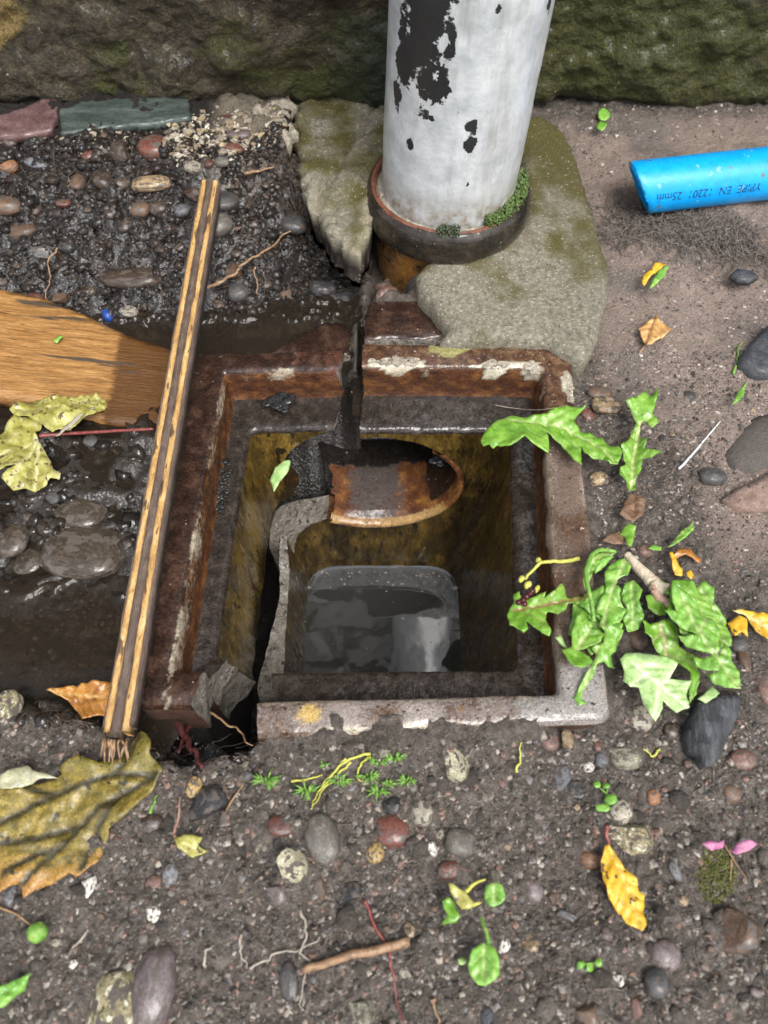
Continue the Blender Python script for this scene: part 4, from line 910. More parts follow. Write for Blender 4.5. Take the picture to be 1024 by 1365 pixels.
def free(px, py, r):
    if any(inpoly(b, np.array(px), np.array(py)) for b in block): return False
    return all((px-a)**2+(py-b)**2 > (r+q)**2*.8 for a, b, q in used_px)
ZONES = [  # rect px, count, size range, palette, phrase
 ((0, 180, 490, 405), 96, (10, 38), ['brown', 'darkbrown', 'darkbrown', 'darkgrey', 'darkbrown', 'darkbrown', 'darkbrown', 'black'], 'embedded in the dark bank below the slates', 'raa'),
 ((200, 1000, 1024, 1365), 96, (8, 20), ['grey', 'brown', 'tan', 'pinkred', 'darkgrey', 'pale', 'purple', 'green'], 'lying in the soil in front of the gully', 'raaa'),
 ((0, 1210, 200, 1365), 8, (8, 16), ['grey', 'brown', 'pale'], 'lying in the soil at the bottom left', 'ra'),
 ((790, 480, 1024, 1000), 22, (8, 18), ['grey', 'brown', 'tan', 'darkgrey'], 'lying in the sandy soil around the dandelion', 'ra'),
 ((0, 570, 180, 900), 8, (12, 26), ['darkbrown', 'darkgrey'], 'half sunk in the wet trench mud', 'r')]
NAMES = {'brown': 'brown', 'darkbrown': 'very dark brown', 'grey': 'mid-grey', 'darkgrey': 'charcoal-grey', 'red': 'dark red', 'tan': 'tan', 'pinkred': 'pink-red', 'pale': 'pale cream', 'purple': 'purplish', 'green': 'greenish', 'black': 'black'}
LM = [(480,1275,'the broken twig'),(830,1180,'the long yellow leaf'),(110,1100,'the big fallen leaf'),(450,975,'the near gully rim'),(950,970,'the charcoal lump'),(48,1243,'the lime-green bud'),(970,1128,'the pink petals'),(785,1285,'the clover sprout'),(643,1288,'the big round seedling leaf'),(657,1192,'the small round seedling leaf'),(522,1108,'the biggest red-brown pebble'),(845,1116,'the speckled olive stone'),(827,1083,'the kidney-shaped pebble'),(834,1010,'the greenish oval stone'),(390,1153,'the cream jagged chip'),(888,1273,'the glossy plum pebble'),(377,1100,'the dark red oval pebble'),(510,1240,'the thin red stem'),(607,1017,'the pale angular chip'),(871,1063,'the orange-red pebble'),(747,1039,'the blue-grey flake'),(985,1240,'the half-buried brown rock'),(485,1347,'the greenish square stone'),(205,1320,'the long glossy pebble'),(155,1345,'the large beige stone'),(430,1118,'the large speckled grey pebble'),(255,1122,'the crumpled leaf scrap'),(360,1045,'the isolated green tuft'),(515,1035,'the bushiest green sprig'),(955,1170,'the yellow-green moss'),(405,1270,'the pale wriggly rootlet'),(712,1189,'the purple-grey pebble'),(600,1160,'the dark red flat pebble'),
 (206,198,'the big red-brown cobble'),(35,160,'the purple slate'),(165,155,'the green slate'),(280,235,'the lath top'),(252,330,'the striped lath'),(110,430,'the plank'),(144,420,'the blue scrap'),(345,340,'the tan root'),(201,245,'the long tan cobble'),(440,230,'the mossy concrete lump'),(175,372,'the large flat dark cobble'),(110,203,'the red and brown pebble pair'),(243,281,'the pale shiny pebble'),(58,338,'the grey angular cobble'),(28,308,'the wet brown cobble'),(66,365,'the pale hanging rootlet'),(298,270,'the dark rounded cobble'),(104,243,'the upright brown pebble'),(12,222,'the orange-brown bank pebble'),(85,271,'the reddish mid-bank pebble'),(430,385,'the black shiny cobbles'),
 (840,560,'the upper dandelion'),(900,860,'the lower dandelion'),(930,590,'the white plastic strand'),(1000,655,'the reddish sandstone'),(808,541,'the orange-tan stone'),(1005,590,'the buried grey-brown rock'),(1010,830,'the pale yellow leaf'),(798,640,'the round sandy pebble'),(40,600,'the sycamore leaf'),(110,735,'the broad boulder top'),(40,746,'the smooth dark cobble'),(150,800,'the striped lath')]
SEEN = set()
def whereis(px, py, head):
    near = sorted(LM, key=lambda q: (q[0]-px)**2+(q[1]-py)**2)[:5]
    opts = []
    for q in near:
        dx, dy = px-q[0], py-q[1]; opts.append(f"{head} just {('right of' if dx > 0 else 'left of') if abs(dx) > abs(dy) else ('below' if dy > 0 else 'above')} {q[2]}")
    for a in range(3):
        for b in range(a+1, 5): opts.append(f"{head} between {near[a][2]} and {near[b][2]}")
    for o in opts:
        if o not in SEEN and len(o.split()) <= 16: SEEN.add(o); return o
    return None
for (x0, y0, x1, y1), cnt, (s0, s1), pal, phrase, kinds in ZONES:
    k = 0; tries = 0
    while k < cnt and tries < 4000:
        tries += 1; px, py = random.uniform(x0, x1), random.uniform(y0, y1); w = s0+(s1-s0)*random.random()**2.2; h = w*random.uniform(.7, 1.0)
        if not free(px, py, w*.5): continue
        c = random.choice(pal); used_px.append((px, py, w*.5)); k += 1
        stone('pebble', px, py, w, h, random.uniform(0, 180), c, random.choice(kinds), whereis(px, py, f'small {NAMES[c]} pebble') or f'small {NAMES[c]} pebble {phrase}', 'pebble', f'small {NAMES[c]} pebbles {phrase}', sub=2, sink=.5)
# gravel and grit too fine to count
def gravel(name, rects, mat):
    v0, f0 = ICO[1]; f0 = np.array(f0); VV = []; FF = []; TT = []; o = 0
    for (x0, y0, x1, y1), cnt, (s0, s1), cols in rects:
        for _ in range(cnt):
            px, py = random.uniform(x0, x1), random.uniform(y0, y1)
            if any(inpoly(b, np.array(px), np.array(py)) for b in block[:4]+block[6:]): continue
            p = onground(px, py) if random.random() < .0 else None
            q = P(px, py, -.5); z = Hs(q[0], q[1]); q = P(px, py, max(z, -5)); z = Hs(q[0], q[1])
            if z < -5: continue
            q = P(px, py, z); z = Hs(q[0], q[1])
            r = (s0+(s1-s0)*random.random()**3)*depth(q)/FPX*.5; c = np.array(random.choice(cols))*random.uniform(.7, 1.3)
            sc_ = np.array([random.uniform(.55, 1.5), random.uniform(.55, 1.2), random.uniform(.4, .85)]); a = random.uniform(0, 6.3)
            w = v0*(1+RNG.uniform(-.38, .38, (len(v0), 1)))*sc_*r; w = np.column_stack([w[:, 0]*math.cos(a)-w[:, 1]*math.sin(a), w[:, 0]*math.sin(a)+w[:, 1]*math.cos(a), w[:, 2]])
            VV.append(w+np.array([q[0], q[1], z-r*(.3 if name in ('bank_grit', 'mud_clods', 'soil_crumbs') else .1)])); FF.append(f0+o); o += len(v0); t = np.ones((len(v0), 4)); t[:, :3] = c; TT.append(t)
    o_ = mk(name, np.vstack(VV), np.vstack(FF), mat, smooth=(name in ('soil_crumbs', 'bank_grit', 'mud_clods')), tint=np.vstack(TT), org=np.zeros(3)); return tag(o_, kind='stuff')
gc = [(.2, .18, .155), (.24, .2, .165), (.13, .115, .10), (.08, .07, .062), (.16, .11, .085), (.30, .27, .225), (.12, .112, .108), (.15, .13, .11), (.2, .12, .09)]
gd = [(.016, .011, .008), (.022, .016, .012), (.04, .028, .02), (.012, .010, .008), (.034, .02, .014), (.03, .026, .023), (.018, .014, .011)]
gsd = [(.33, .26, .22), (.24, .19, .16), (.15, .12, .105), (.42, .36, .32), (.075, .065, .058)]
gs_ = [(.085, .07, .058), (.125, .105, .088), (.16, .136, .114), (.06, .05, .042), (.20, .17, .145)]
ge = gravel('soil_crumbs', [((-30, 960, 1060, 1390), 8500, (2, 11), gs_), ((770, 470, 1060, 1000), 2500, (2, 9), gs_), ((-30, 1000, 1060, 1390), 420, (12, 36), gs_[:3])], MAT('crumb_soil', [(.5, .5, .5), (1, 1, 1)], attr=True, rough=.65, bump=1, ragged=0.0, dist=.05)); tag(ge, 'dark crumbs of damp soil all over the ground', 'soil')
ge = gravel('gravel', [((-30, 960, 1060, 1390), 11500, (1.5, 10), gc), ((-250, 1380, 1350, 1800), 3500, (1.5, 12), gc), ((1055, 500, 1500, 1390), 2500, (1.5, 12), gc+gs_), ((780, 470, 1060, 1000), 2600, (1.8, 8), gc+gsd), ((0, 560, 190, 960), 500, (2, 9), gd)], M_grit); tag(ge, 'loose grey-brown gravel and grit scattered over the soil', 'gravel')
ge = gravel('bank_grit', [((-30, 178, 490, 415), 9500, (2, 19), gd)], MAT('wet_grit', [(.5, .5, .5), (1, 1, 1)], attr=True, rough=.35, bump=.8, coat=.6, coatr=.06, ragged=0.0, dist=.04)); tag(ge, 'dark wet grit packed into the bank', 'gravel')
ge = gravel('mortar_crumbs', [((225, 150, 400, 226), 1700, (2, 12), [(.4, .35, .27), (.3, .25, .19), (.5, .45, .37), (.22, .17, .11), (.33, .26, .15)]), ((85, 172, 240, 200), 260, (2, 10), [(.4, .35, .27), (.3, .25, .19), (.15, .12, .09)])], M_grit); tag(ge, 'crumbs of pale lime mortar above the lath', 'mortar')
ge = gravel('mud_clods', [((-30, 560, 185, 970), 900, (3, 34), [(.03, .023, .017), (.045, .034, .025), (.022, .017, .013)]), ((170, 940, 345, 1030), 260, (3, 24), gd)], MAT('wet_mud', [(.5, .5, .5), (1, 1, 1)], attr=True, rough=.35, bump=1, coat=1, coatr=.06, ragged=0.0, dist=.04)); tag(ge, 'wet lumps of mud in the trench', 'mud')
ge = gravel('sand_grit', [((700, 135, 1060, 700), 9000, (1.3, 6), gsd+gs_[:3])], M_grit); tag(ge, 'fine pinkish sand grains over the ground at the right', 'sand')
# flat rocks on the right
slab('rock', [(985, 480), (1000, 455), (1030, 428), (1080, 430), (1080, 500), (1030, 498), (1005, 492)], .35, M_slateD, 'dark flat rock at the right edge above the small green blades', 'rock', .9, round_=.15)
slab('rock', [(965, 664), (985, 650), (1030, 628), (1080, 620), (1080, 676), (1024, 674), (985, 674)], .15, M_sandst, 'reddish flat sandstone piece pointing in from the right edge', 'rock', .7, tintf=lambda V, T: (T.__setitem__((slice(None), slice(0, 3)), (.30, .11, .07)), T.__setitem__((slice(None), 3), sstep(16, 18, V[:, 0])*.7)))
slab('rock', [(968, 600), (985, 570), (1010, 550), (1060, 540), (1060, 610), (1020, 625), (985, 628)], -.05, M_sandst, 'grey-brown buried rock behind the reddish sandstone at the right edge', 'rock', .8, round_=.35, rad=.9, tintf=lambda V, T: (T.__setitem__((slice(None), slice(0, 3)), (.10, .085, .075)), T.__setitem__((slice(None), 3), .8)))
slab('slate_chip', [(975, 362), (985, 355), (1005, 358), (1014, 366), (1002, 373), (985, 371)], .75, M_slateD, 'small flat black slate chip below the blue pipe', 'slate', .25, step=.12, jit=.04)
slab('slate_chip', [(640, 1355), (648, 1338), (662, 1350), (660, 1372), (645, 1372)], -.35, M_slateD, 'thin grey slate sliver at the bottom edge below the round seedling leaf', 'slate', .25, step=.12, jit=.04)
ch = plate('charcoal', PP([(917, 975), (922, 955), (932, 936), (955, 926), (984, 922), (990, 930), (985, 952), (972, 982), (962, 1008), (950, 1018), (938, 1022), (932, 1006), (922, 1000)], .1), lambda x, y, d: .15+.22*np.clip(d, 0, .7)+.10*np.abs(fbm(x*3, y*.7, 3, 4)), M_char, bottom=-.9, step=.13, jit=.06, round_=.15, noise=.08)
tag(ch, 'blue-grey fibrous lump of charcoal below the dandelion leaves', 'charcoal')
# ------------------------------------------------------------------ leaves
def leaf(name, pts, z, mat, veins=(), parent=None, wrinkle=.09, step=.09, thick=.025, vcol=(.33, .46, .15), vw=.07, ground=False, seed=None, fold=.1, tintx=None, jit=.05, tilt=None, side=.0, lateral=1, latdir=1, curl=.10, relief=1.0):
    poly = PP(pts, z); seed = seed if seed is not None else pts[0][0]*.13
    vl = [PP(v_, z) for v_ in veins]
    def vd(x, y):
        d = np.full(np.shape(x), 9.)
        for v_ in vl: d = np.minimum(d, segd(v_, x, y, closed=False))
        return d
    sub = []
    if lateral:
        for v_ in vl[:lateral]:
            L_ = np.concatenate([[0], np.cumsum(np.linalg.norm(np.diff(v_, axis=0), axis=1))]); sp = max(L_[-1]/9, .38)
            for q_, a_ in enumerate(np.arange(sp*.6, L_[-1], sp)):
                j_ = int(np.clip(np.searchsorted(L_, a_)-1, 0, len(v_)-2)); t_ = (v_[j_+1]-v_[j_])/max(np.linalg.norm(v_[j_+1]-v_[j_]), 1e-6); p_ = v_[j_]+t_*(a_-L_[j_])
                for sg in (-1, 1):
                    an = sg*math.radians(52)*(1 if latdir > 0 else -1); d_ = np.array([t_[0]*math.cos(an)-t_[1]*math.sin(an), t_[0]*math.sin(an)+t_[1]*math.cos(an)])*latdir; sub.append(np.array([p_, p_+d_*.55+t_*.06, p_+d_*1.3+t_*.25]))
    def vs_(x, y):
        d = np.full(np.shape(x), 9.)
        for v_ in sub: d = np.minimum(d, segd(v_, x, y, closed=False))
        return d
    def top(x, y, d):
        zz_ = z + wrinkle*fbm(x*.9, y*.9, seed, 3)*1.6 + wrinkle*.35*fbm(x*3, y*3, seed+4, 2)
        if vl: q = vd(x, y); zz_ = zz_ + fold*np.clip(q, 0, 1.2)*1.3 - .07*np.exp(-(q/.07)**2)
        if sub: q2 = vs_(x, y); zz_ = zz_ + relief*(-.05*np.exp(-(q2/.06)**2) + .13*np.clip(q2, 0, .3))
        zz_ = zz_ + curl*sstep(.45, 0, d)*(fbm(x*1.1, y*1.1, seed+8, 3)*3)
        if tilt: zz_ = zz_ + tilt(x, y)
        if ground:
            g_ = np.array([Hs(a, b) for a, b in zip(x, y)]); zz_ = zz_-z+np.maximum(g_, z-1.2)+.12
        return zz_
    def tf(V, T):
        if vl: T[:, :3] = vcol; q = vd(V[:, 0], V[:, 1]); T[:, 3] = sstep(vw*1.3, vw*.35, q)*.95
        if sub: T[:, 3] = np.maximum(T[:, 3], sstep(vw*.9, vw*.25, vs_(V[:, 0], V[:, 1]))*.40)
        if tintx: tintx(V, T)
    return plate(name, poly, top, mat, thick=thick, step=step, jit=jit, parent=parent, round_=.03, rad=.15, tintf=tf, seed=seed, noise=.0)
def c2(pts): return crop(pts, 630, 510, .2539)
def c3(pts): return crop(pts, 670, 680, .1953)
def c4(pts): return crop(pts, 800, 680, .21875)
# upper dandelion
d1 = thing('dandelion', 'upper dandelion seedling with one long leaf reaching over the gully rim', 'plant', P(838, 655, -.4))
leaf('leaf', c2([(45,300),(60,265),(110,205),(180,165),(240,165),(300,170),(380,165),(430,135),(500,130),(570,135),(600,125),(560,165),(530,200),(560,230),(590,250),(640,255),(690,270),(700,295),(770,330),(785,370),(760,440),(720,440),(680,410),(620,395),(585,370),(570,330),(575,440),(530,415),(500,370),(465,325),(420,290),(390,260),(400,330),(395,385),(350,365),(290,335),(265,310),(235,330),(200,350),(150,345),(130,330),(110,345),(90,325),(60,330)]), .65, M_lfA,
     [c2([(200,200),(330,205),(480,235),(600,290),(690,350),(750,435)])], d1, wrinkle=.16, vcol=(.36, .46, .16), tilt=lambda x, y: -.10*np.clip(5.6-x, 0, 4)**1.3)
leaf('leaf', c2([(810,575),(805,520),(760,505),(765,460),(800,440),(790,380),(775,340),(820,300),(840,250),(860,215),(840,185),(790,130),(840,115),(900,70),(915,110),(955,65),(950,130),(935,180),(975,225),(935,250),(900,205),(885,220),(880,280),(910,300),(905,350),(975,400),(930,410),(890,400),(890,450),(855,510),(855,570)]), .35, M_lfA,
     [c2([(835,560),(850,400),(880,210)])], d1, wrinkle=.14, vcol=(.45, .5, .2), fold=.35)
leaf('bract', c2([(765,710),(800,620),(830,575),(880,580),(905,630),(890,700),(840,735)]), .0, M_brn, [c2([(850,590),(845,720)])], d1, vcol=(.06, .03, .02))
# lower dandelion
d2 = thing('dandelion', 'large lower dandelion with many ragged leaves and a bared pale root', 'plant', P(860, 780, -.5))
leaf('leaf', c3([(40,680),(60,640),(90,600),(85,540),(120,530),(150,600),(200,590),(300,555),(290,600),(360,560),(410,505),(425,560),(440,620),(500,600),(560,590),(620,560),(740,490),(775,500),(740,530),(640,580),(560,640),(440,660),(430,690),(380,710),(315,690),(300,740),(330,830),(320,865),(270,840),(220,790),(175,740),(180,800),(150,820),(115,790),(60,760)]), .35, M_lfA,
     [c3([(90,650),(430,635),(590,590),(770,495)])], d2, wrinkle=.14, vcol=(.24, .16, .05), step=.08, tilt=lambda x, y: -.25*np.clip(6.0-x, 0, 4))
leaf('leaf', c3([(700,420),(760,350),(850,300),(880,380),(860,440),(800,460),(770,520),(800,560),(790,660),(840,680),(800,740),(740,790),(830,820),(790,870),(780,960),(740,990),(770,1070),(720,1070),(690,1030),(640,1050),(620,1130),(580,1200),(570,1260),(605,1290),(545,1305),(510,1260),(540,1190),(570,1110),(610,1040),(640,980),(600,940),(690,900),(700,820),(660,790),(680,720),(640,690),(650,620),(700,560),(700,480)]), .55, M_lfC,
     [c3([(850,320),(740,560),(690,760),(680,860),(620,1020),(560,1250)])], d2, wrinkle=.13, step=.08, vcol=(.36, .46, .16), tilt=lambda x, y: -.16*np.clip(10.5-y, 0, 3))
leaf('leaf', c3([(540,680),(590,740),(620,800),(690,850),(660,910),(560,950),(520,950),(600,1010),(620,1040),(560,1085),(480,1080),(440,1040),(400,960),(470,930),(470,830),(490,750)]), .75, M_lfA, [c3([(510,950),(620,770),(640,720)])], d2, wrinkle=.12, step=.08, vcol=(.36, .46, .16))
leaf('leaf', c3([(355,860),(400,845),(440,900),(450,930),(400,905)]), .5, M_lfB, [], d2, step=.08)
leaf('leaf', c4([(120,910),(160,870),(240,860),(330,880),(420,890),(485,930),(430,1020),(570,1030),(540,1110),(555,1190),(470,1230),(430,1190),(385,1150),(380,1200),(340,1285),(300,1240),(270,1180),(235,1075),(180,1080),(140,1040),(145,985)]), .75, M_lfB, [c4([(200,930),(370,1070),(550,1195)]), c4([(370,1070),(430,1010),(470,940)]), c4([(370,1070),(350,1170),(340,1270)]), c4([(290,1000),(200,1060)])], d2, wrinkle=.12, vcol=(.62, .68, .45), fold=-.05)['label'] = 'broad pale upturned leaf'
leaf('leaf', c4([(430,440),(490,470),(540,500),(600,560),(590,520),(640,620),(690,660),(730,720),(720,830),(720,900),(760,800),(800,850),(800,920),(850,980),(850,1095),(760,1080),(700,1040),(665,990),(730,985),(640,960),(600,930),(580,880),(660,890),(690,870),(600,850),(530,810),(480,755),(590,765),(510,710),(440,660),(395,610),(470,615),(445,560)]), 1.1, M_lfC, [c4([(500,500),(600,740),(700,880),(840,1085)]), c4([(600,740),(660,660)]), c4([(680,860),(760,870)])], d2, wrinkle=.12, vcol=(.36, .46, .16), fold=-.12)
leaf('leaf', c4([(250,680),(300,700),(350,690),(420,660),(470,700),(480,830),(590,900),(590,1010),(560,1160),(530,1130),(540,1000),(480,930),(430,880),(380,880),(330,850),(310,790),(270,760)]), .3, M_lfA, [c4([(360,700),(430,910)])], d2, wrinkle=.14, vcol=(.45, .35, .22))
leaf('leaf', c4([(560,490),(620,430),(690,490),(690,560),(740,620),(775,680),(740,770),(720,690),(640,600),(590,540)]), .35, M_lfC, [c4([(600,470),(740,680)])], d2, wrinkle=.1, tintx=lambda V, T: (T.__setitem__((V[:, 1] > 12.9, slice(0, 3)), (.66, .48, .02)), T.__setitem__((V[:, 1] > 12.9, 3), .8)))
leaf('leaf', c4([(270,520),(330,500),(400,560),(400,640),(340,640),(290,600)]), .15, M_lfA, [], d2)
leaf('leaf', c4([(360,430),(420,440),(440,520),(400,500)]), .5, M_lfA, [], d2, step=.08)
leaf('leaf', c4([(590,1150),(640,1110),(690,1060),(740,1110),(640,1180)]), .25, M_lfB, [], d2, step=.08)
leaf('leaf', c4([(415,215),(450,180),(490,140),(580,65),(570,120),(520,180),(440,215)]), .0, M_lfC, [c4([(420,212),(575,75)])], d2, step=.08, vcol=(.3, .45, .1))
leaf('leaf', c4([(125,130),(180,70),(220,100),(215,150),(190,220),(165,205),(160,150)]), .2, M_lfA, [], d2, step=.08)['label'] = 'curled yellow-green young leaf'
leaf('bract', c4([(10,190),(60,140),(120,110),(150,150),(150,200),(90,210)]), .15, M_brn, [], d2, step=.08)
leaf('leaf', c4([(285,235),(320,210),(380,210),(375,240),(320,250)]), .0, M_lfC, [], d2, step=.08)
def stem(name, pix, z, r, mat, parent, **k): return strand(name, pix, z, r, mat, parent, **k)
stem('stem', c3([(620,760),(600,600),(570,450),(590,340),(660,275),(770,285)]), [1.0, 1.1, 1.1, .9, .6, .3], .085, M_sprig, d2, taper=1, wob=.03)
leaf('leaf', c3([(560,570),(640,540),(700,515),(790,555),(805,640),(845,690),(795,765),(700,800),(650,730),(600,700),(520,650)]), .42, M_lfC, [c3([(600,700),(700,640),(790,570)])], d2, wrinkle=.14, step=.08)
leaf('leaf', c3([(552,480),(562,350),(600,300),(680,262),(770,280),(720,320),(650,360),(610,440),(590,540),(570,545)]), .75, M_lfA, [c3([(580,520),(590,380),(660,300),(750,280)])], d2, wrinkle=.12, step=.08)
leaf('leaf', c3([(625,390),(690,330),(765,315),(700,385),(640,425)]), .55, M_lfC, [], d2, step=.08)
leaf('leaf', c3([(700,830),(760,800),(830,830),(800,900),(770,960),(740,1000),(690,1010),(640,1010),(660,930)]), .2, M_lfA, [c3([(820,840),(680,980)])], d2, wrinkle=.14, step=.08)
leaf('leaf', c4([(540,870),(600,930),(620,1010),(590,1120),(540,1190),(560,1080),(560,980)]), .3, M_lfA, [c4([(560,900),(590,1010),(560,1150)])], d2, step=.08)
leaf('leaf', c4([(440,430),(500,425),(560,440),(620,500),(660,520),(690,600),(740,640),(730,690),(780,720),(800,830),(740,840),(700,870),(640,820),(600,840),(560,780),(480,760),(470,680),(400,620),(420,540)]), .62, M_lfA, [c4([(480,470),(600,640),(780,830)])], d2, wrinkle=.14, step=.08)
leaf('leaf', c3([(480,640),(560,650),(620,600),(690,650),(760,640),(790,700),(770,760),(810,790),(790,900),(730,930),(700,1000),(650,960),(600,1000),(560,940),(500,960),(490,880),(440,850),(470,740)]), .22, M_lfC, [c3([(620,620),(640,800),(650,960)])], d2, wrinkle=.14, step=.08)
leaf('leaf', c4([(150,450),(200,430),(250,500),(230,560),(260,640),(230,720),(170,740),(140,660),(160,600),(120,540)]), .15, M_lfC, [c4([(190,440),(200,720)])], d2, wrinkle=.14, step=.08)
stem('root', c4([(165,270),(210,330),(290,410),(350,470),(400,500)]), [0.1, .15, .2, .25, .3], .14, MAT('pale_root', [(.42, .33, .22), (.6, .5, .37), (.68, .60, .48)], scale=3, rough=.6, bump=.8), d2, taper=2.4, wob=.05, n=10)
stem('root', c4([(310,470),(380,540),(440,600)]), [.3, .25, .2], .22, MAT('pink_root', [(.4, .24, .17), (.55, .38, .28)], scale=3, rough=.6), d2, taper=.4, n=8)
stem('flower_stalk', c3([(530,330),(430,350),(340,350),(260,360),(200,420),(150,470)]), [.35, .3, .25, .2, .1, 0], .09, M_sprigY, d2, taper=.6, wob=.03)
def blob(name, px, py, w, h, z, mat, parent=None, rot=0):
    v, f = ICO[2]; p = P(px, py, z); d = depth(p)/FPX; a = math.radians(rot)
    v = v*(1+.2*fbm(v[:, 0]*2, v[:, 1]*2, v[:, 2]*2+px, 2)[:, None])*np.array([w*d/2, h*d/2, min(w, h)*d/2]); v = np.column_stack([v[:, 0]*math.cos(a)-v[:, 1]*math.sin(a), v[:, 0]*math.sin(a)+v[:, 1]*math.cos(a), v[:, 2]])
    return mk(name, v+p, f, mat, parent)
for (a, b, w, h, r_) in ((130, 470, 8, 12, -30), (172, 510, 9, 14, -40), (235, 540, 7, 13, -30), (245, 345, 8, 10, 0)): q = c3([(a, b)])[0]; blob('bud', q[0], q[1], w, h, .1, M_sprigY, d2, r_)
for (a, b) in ((110, 630), (140, 615), (165, 590), (190, 570), (150, 640), (205, 555)): q = c3([(a, b)])[0]; blob('floret', q[0], q[1], 9, 8, .15, M_berry, d2)
def tleaf(name, pts, z, mat, veins, label, cat='leaf', petiole=None, pm=M_root, pr=.06, **k):
    o = tag(leaf(name, pts, z, mat, veins, **k), label, cat)
    if petiole: strand('petiole', petiole[0], petiole[1], pr, pm, o, wob=.02, taper=.7)
    return o
def c5(pts): return crop(pts, 0, 500, .2344)
def c6(pts): return crop(pts, 0, 900, .2344)
s5 = tleaf('sycamore_leaf', c5([(-60,400),(0,330),(60,270),(100,235),(180,220),(240,270),(205,330),(215,370),(260,440),(300,530),(355,570),(340,600),(290,585),(260,620),(215,655),(150,640),(80,660),(20,600),(60,560),(110,530),(0,560),(-60,580)]), -.95, M_lfS,
   [c5([(225,350),(130,530),(60,630)]), c5([(225,350),(100,420),(0,470)]), c5([(225,350),(280,480),(340,590)]), c5([(225,350),(210,480),(190,640)])], 'spotted yellow-green wet leaf crumpled by the plank at the left', petiole=(c5([(225,345),(420,330),(640,318),(875,305)]), [-.9, -1.1, -.8, -.6]), pm=M_rootR, pr=.09, relief=.5, wrinkle=.25, vcol=(.55, .5, .25), fold=.12)
leaf('folded_lobe', c5([(60,200),(100,160),(170,135),(250,130),(400,120),(550,105),(590,130),(610,180),(540,240),(450,290),(440,310),(380,320),(300,330),(230,280),(170,250),(90,240)]), -.75, M_lfS, [c5([(100,200),(300,200),(560,130)])], s5, wrinkle=.25, vcol=(.3, .25, .1))
leaf('torn_edge', c5([(305,340),(370,285),(440,235),(540,175),(545,185),(460,245),(390,300),(330,338)]), -.55, M_pale, [], s5, step=.08)
def big_t(V, T):
    x, y, z = V.T; k = fbm(x*.5, y*.5, 5, 4); q = 1-T[:, 3]/.6
    g = sstep(5.6, 7.2, y+.25*(x+12)+.8*k); o = sstep(3.6, 2.4, y-.12*(x+12)+.6*k); a = np.clip(np.maximum(g*.55, o*.8), 0, 1); c = np.where((g > o)[:, None], np.array([.085, .085, .012]), np.array([.40, .19, .04]))
    use = (a > T[:, 3]); T[use, :3] = c[use]; T[use, 3] = a[use]
big = tleaf('big_leaf', c6([(-250,600),(-80,640),(100,640),(250,590),(340,560),(330,520),(420,460),(560,490),(690,470),(740,400),(800,325),(860,360),(870,460),(935,540),(870,640),(800,720),(700,830),(620,880),(600,950),(560,1050),(430,1140),(390,1120),(300,1180),(200,1210),(130,1270),(110,1180),(0,1230),(-100,1290),(-250,1320)]), -.15, M_lfBr,
   [c6([(900,560),(600,570),(300,680),(-50,860)]), c6([(880,570),(560,760),(330,980),(120,1180)]), c6([(700,660),(560,860),(450,1100)]), c6([(640,570),(700,500),(800,350)]), c6([(300,680),(150,640)]), c6([(420,860),(200,930),(-50,960)]), c6([(330,980),(200,1020),(0,1130)])], 'big mottled yellow-brown fallen leaf filling the lower left edge', wrinkle=.25, step=.12, vcol=(.045, .036, .01), vw=.15, lateral=3, curl=.10, relief=.3, fold=.05,
   tintx=big_t, jit=.08)
tleaf('curled_leaf', c6([(-60,610),(0,560),(40,530),(150,515),(230,560),(340,580),(240,600),(120,635),(0,650)]), .25, M_lfP, [], 'pale wet curled leaf lying on top of the big fallen leaf', wrinkle=.2)
tleaf('dead_leaf', c6([(270,95),(400,60),(560,45),(720,40),(720,250),(560,230),(480,260),(430,200),(380,140)]), -1.0, M_lfD, [c6([(280,95),(450,110),(600,130)])], 'glossy orange dead leaf under the lower end of the striped lath', wrinkle=.3, fold=.3, vcol=(.5, .3, .1))
def c7(pts): return crop(pts, 760, 120, .293)
tleaf('birch_leaf', c7([(310,1080),(350,1050),(385,1030),(400,1008),(408,1040),(425,1062),(455,1100),(420,1130),(380,1145),(355,1150),(330,1120)]), .25, M_lfO, [c7([(400,1010),(375,1070),(350,1145)])], 'small dry orange leaf on the sandy ground right of the concrete', petiole=(c7([(352,1140),(335,1170),(315,1195)]), .1), vcol=(.25, .13, .05), step=.08, pr=.05, wrinkle=.1)
yl = tleaf('yellow_leaflet', c7([(325,870),(335,835),(370,825),(380,795),(440,785),(410,820),(360,855),(340,885)]), .55, M_lfY, [], 'small yellow and green folded leaf below the blue pipe', step=.08)
leaf('green_half', c7([(360,900),(385,850),(430,795),(455,790),(430,850),(385,890)]), .62, M_lfC, [], yl, step=.08)
tleaf('yellow_leaf', crop([(415,470),(400,530),(405,600),(430,670),(460,720),(490,760),(550,795),(567,770),(560,720),(567,655),(545,640),(530,590),(490,550),(450,490),(430,465)], 660, 960, .3555), -.1, M_lfY, [crop([(430,470),(490,610),(550,780)], 660, 960, .3555)], 'long bright yellow fallen leaf in the soil at the lower right', petiole=(crop([(422,395),(418,430),(430,472)], 660, 960, .3555), .25), pm=M_rootR, pr=.07, vcol=(.62, .42, .08), step=.08)
tleaf('yellow_leaf', c4([(800,610),(870,605),(1000,620),(1060,640),(1110,760),(1024,785),(960,720),(910,640)]), .1, M_lfY, [c4([(810,612),(960,660),(1060,740)])], 'pale yellow leaf at the right edge beside the dandelion', vcol=(.6, .5, .2), step=.08)['label'] = 'pale yellow leaf cut by the right edge beside the dandelion'
tleaf('yellow_leaf', c4([(780,680),(850,640),(890,660),(890,720),(900,770),(860,740),(820,775)]), -.05, M_lfY, [], 'little torn yellow leaf on the dark grey pebble at the right', step=.08)
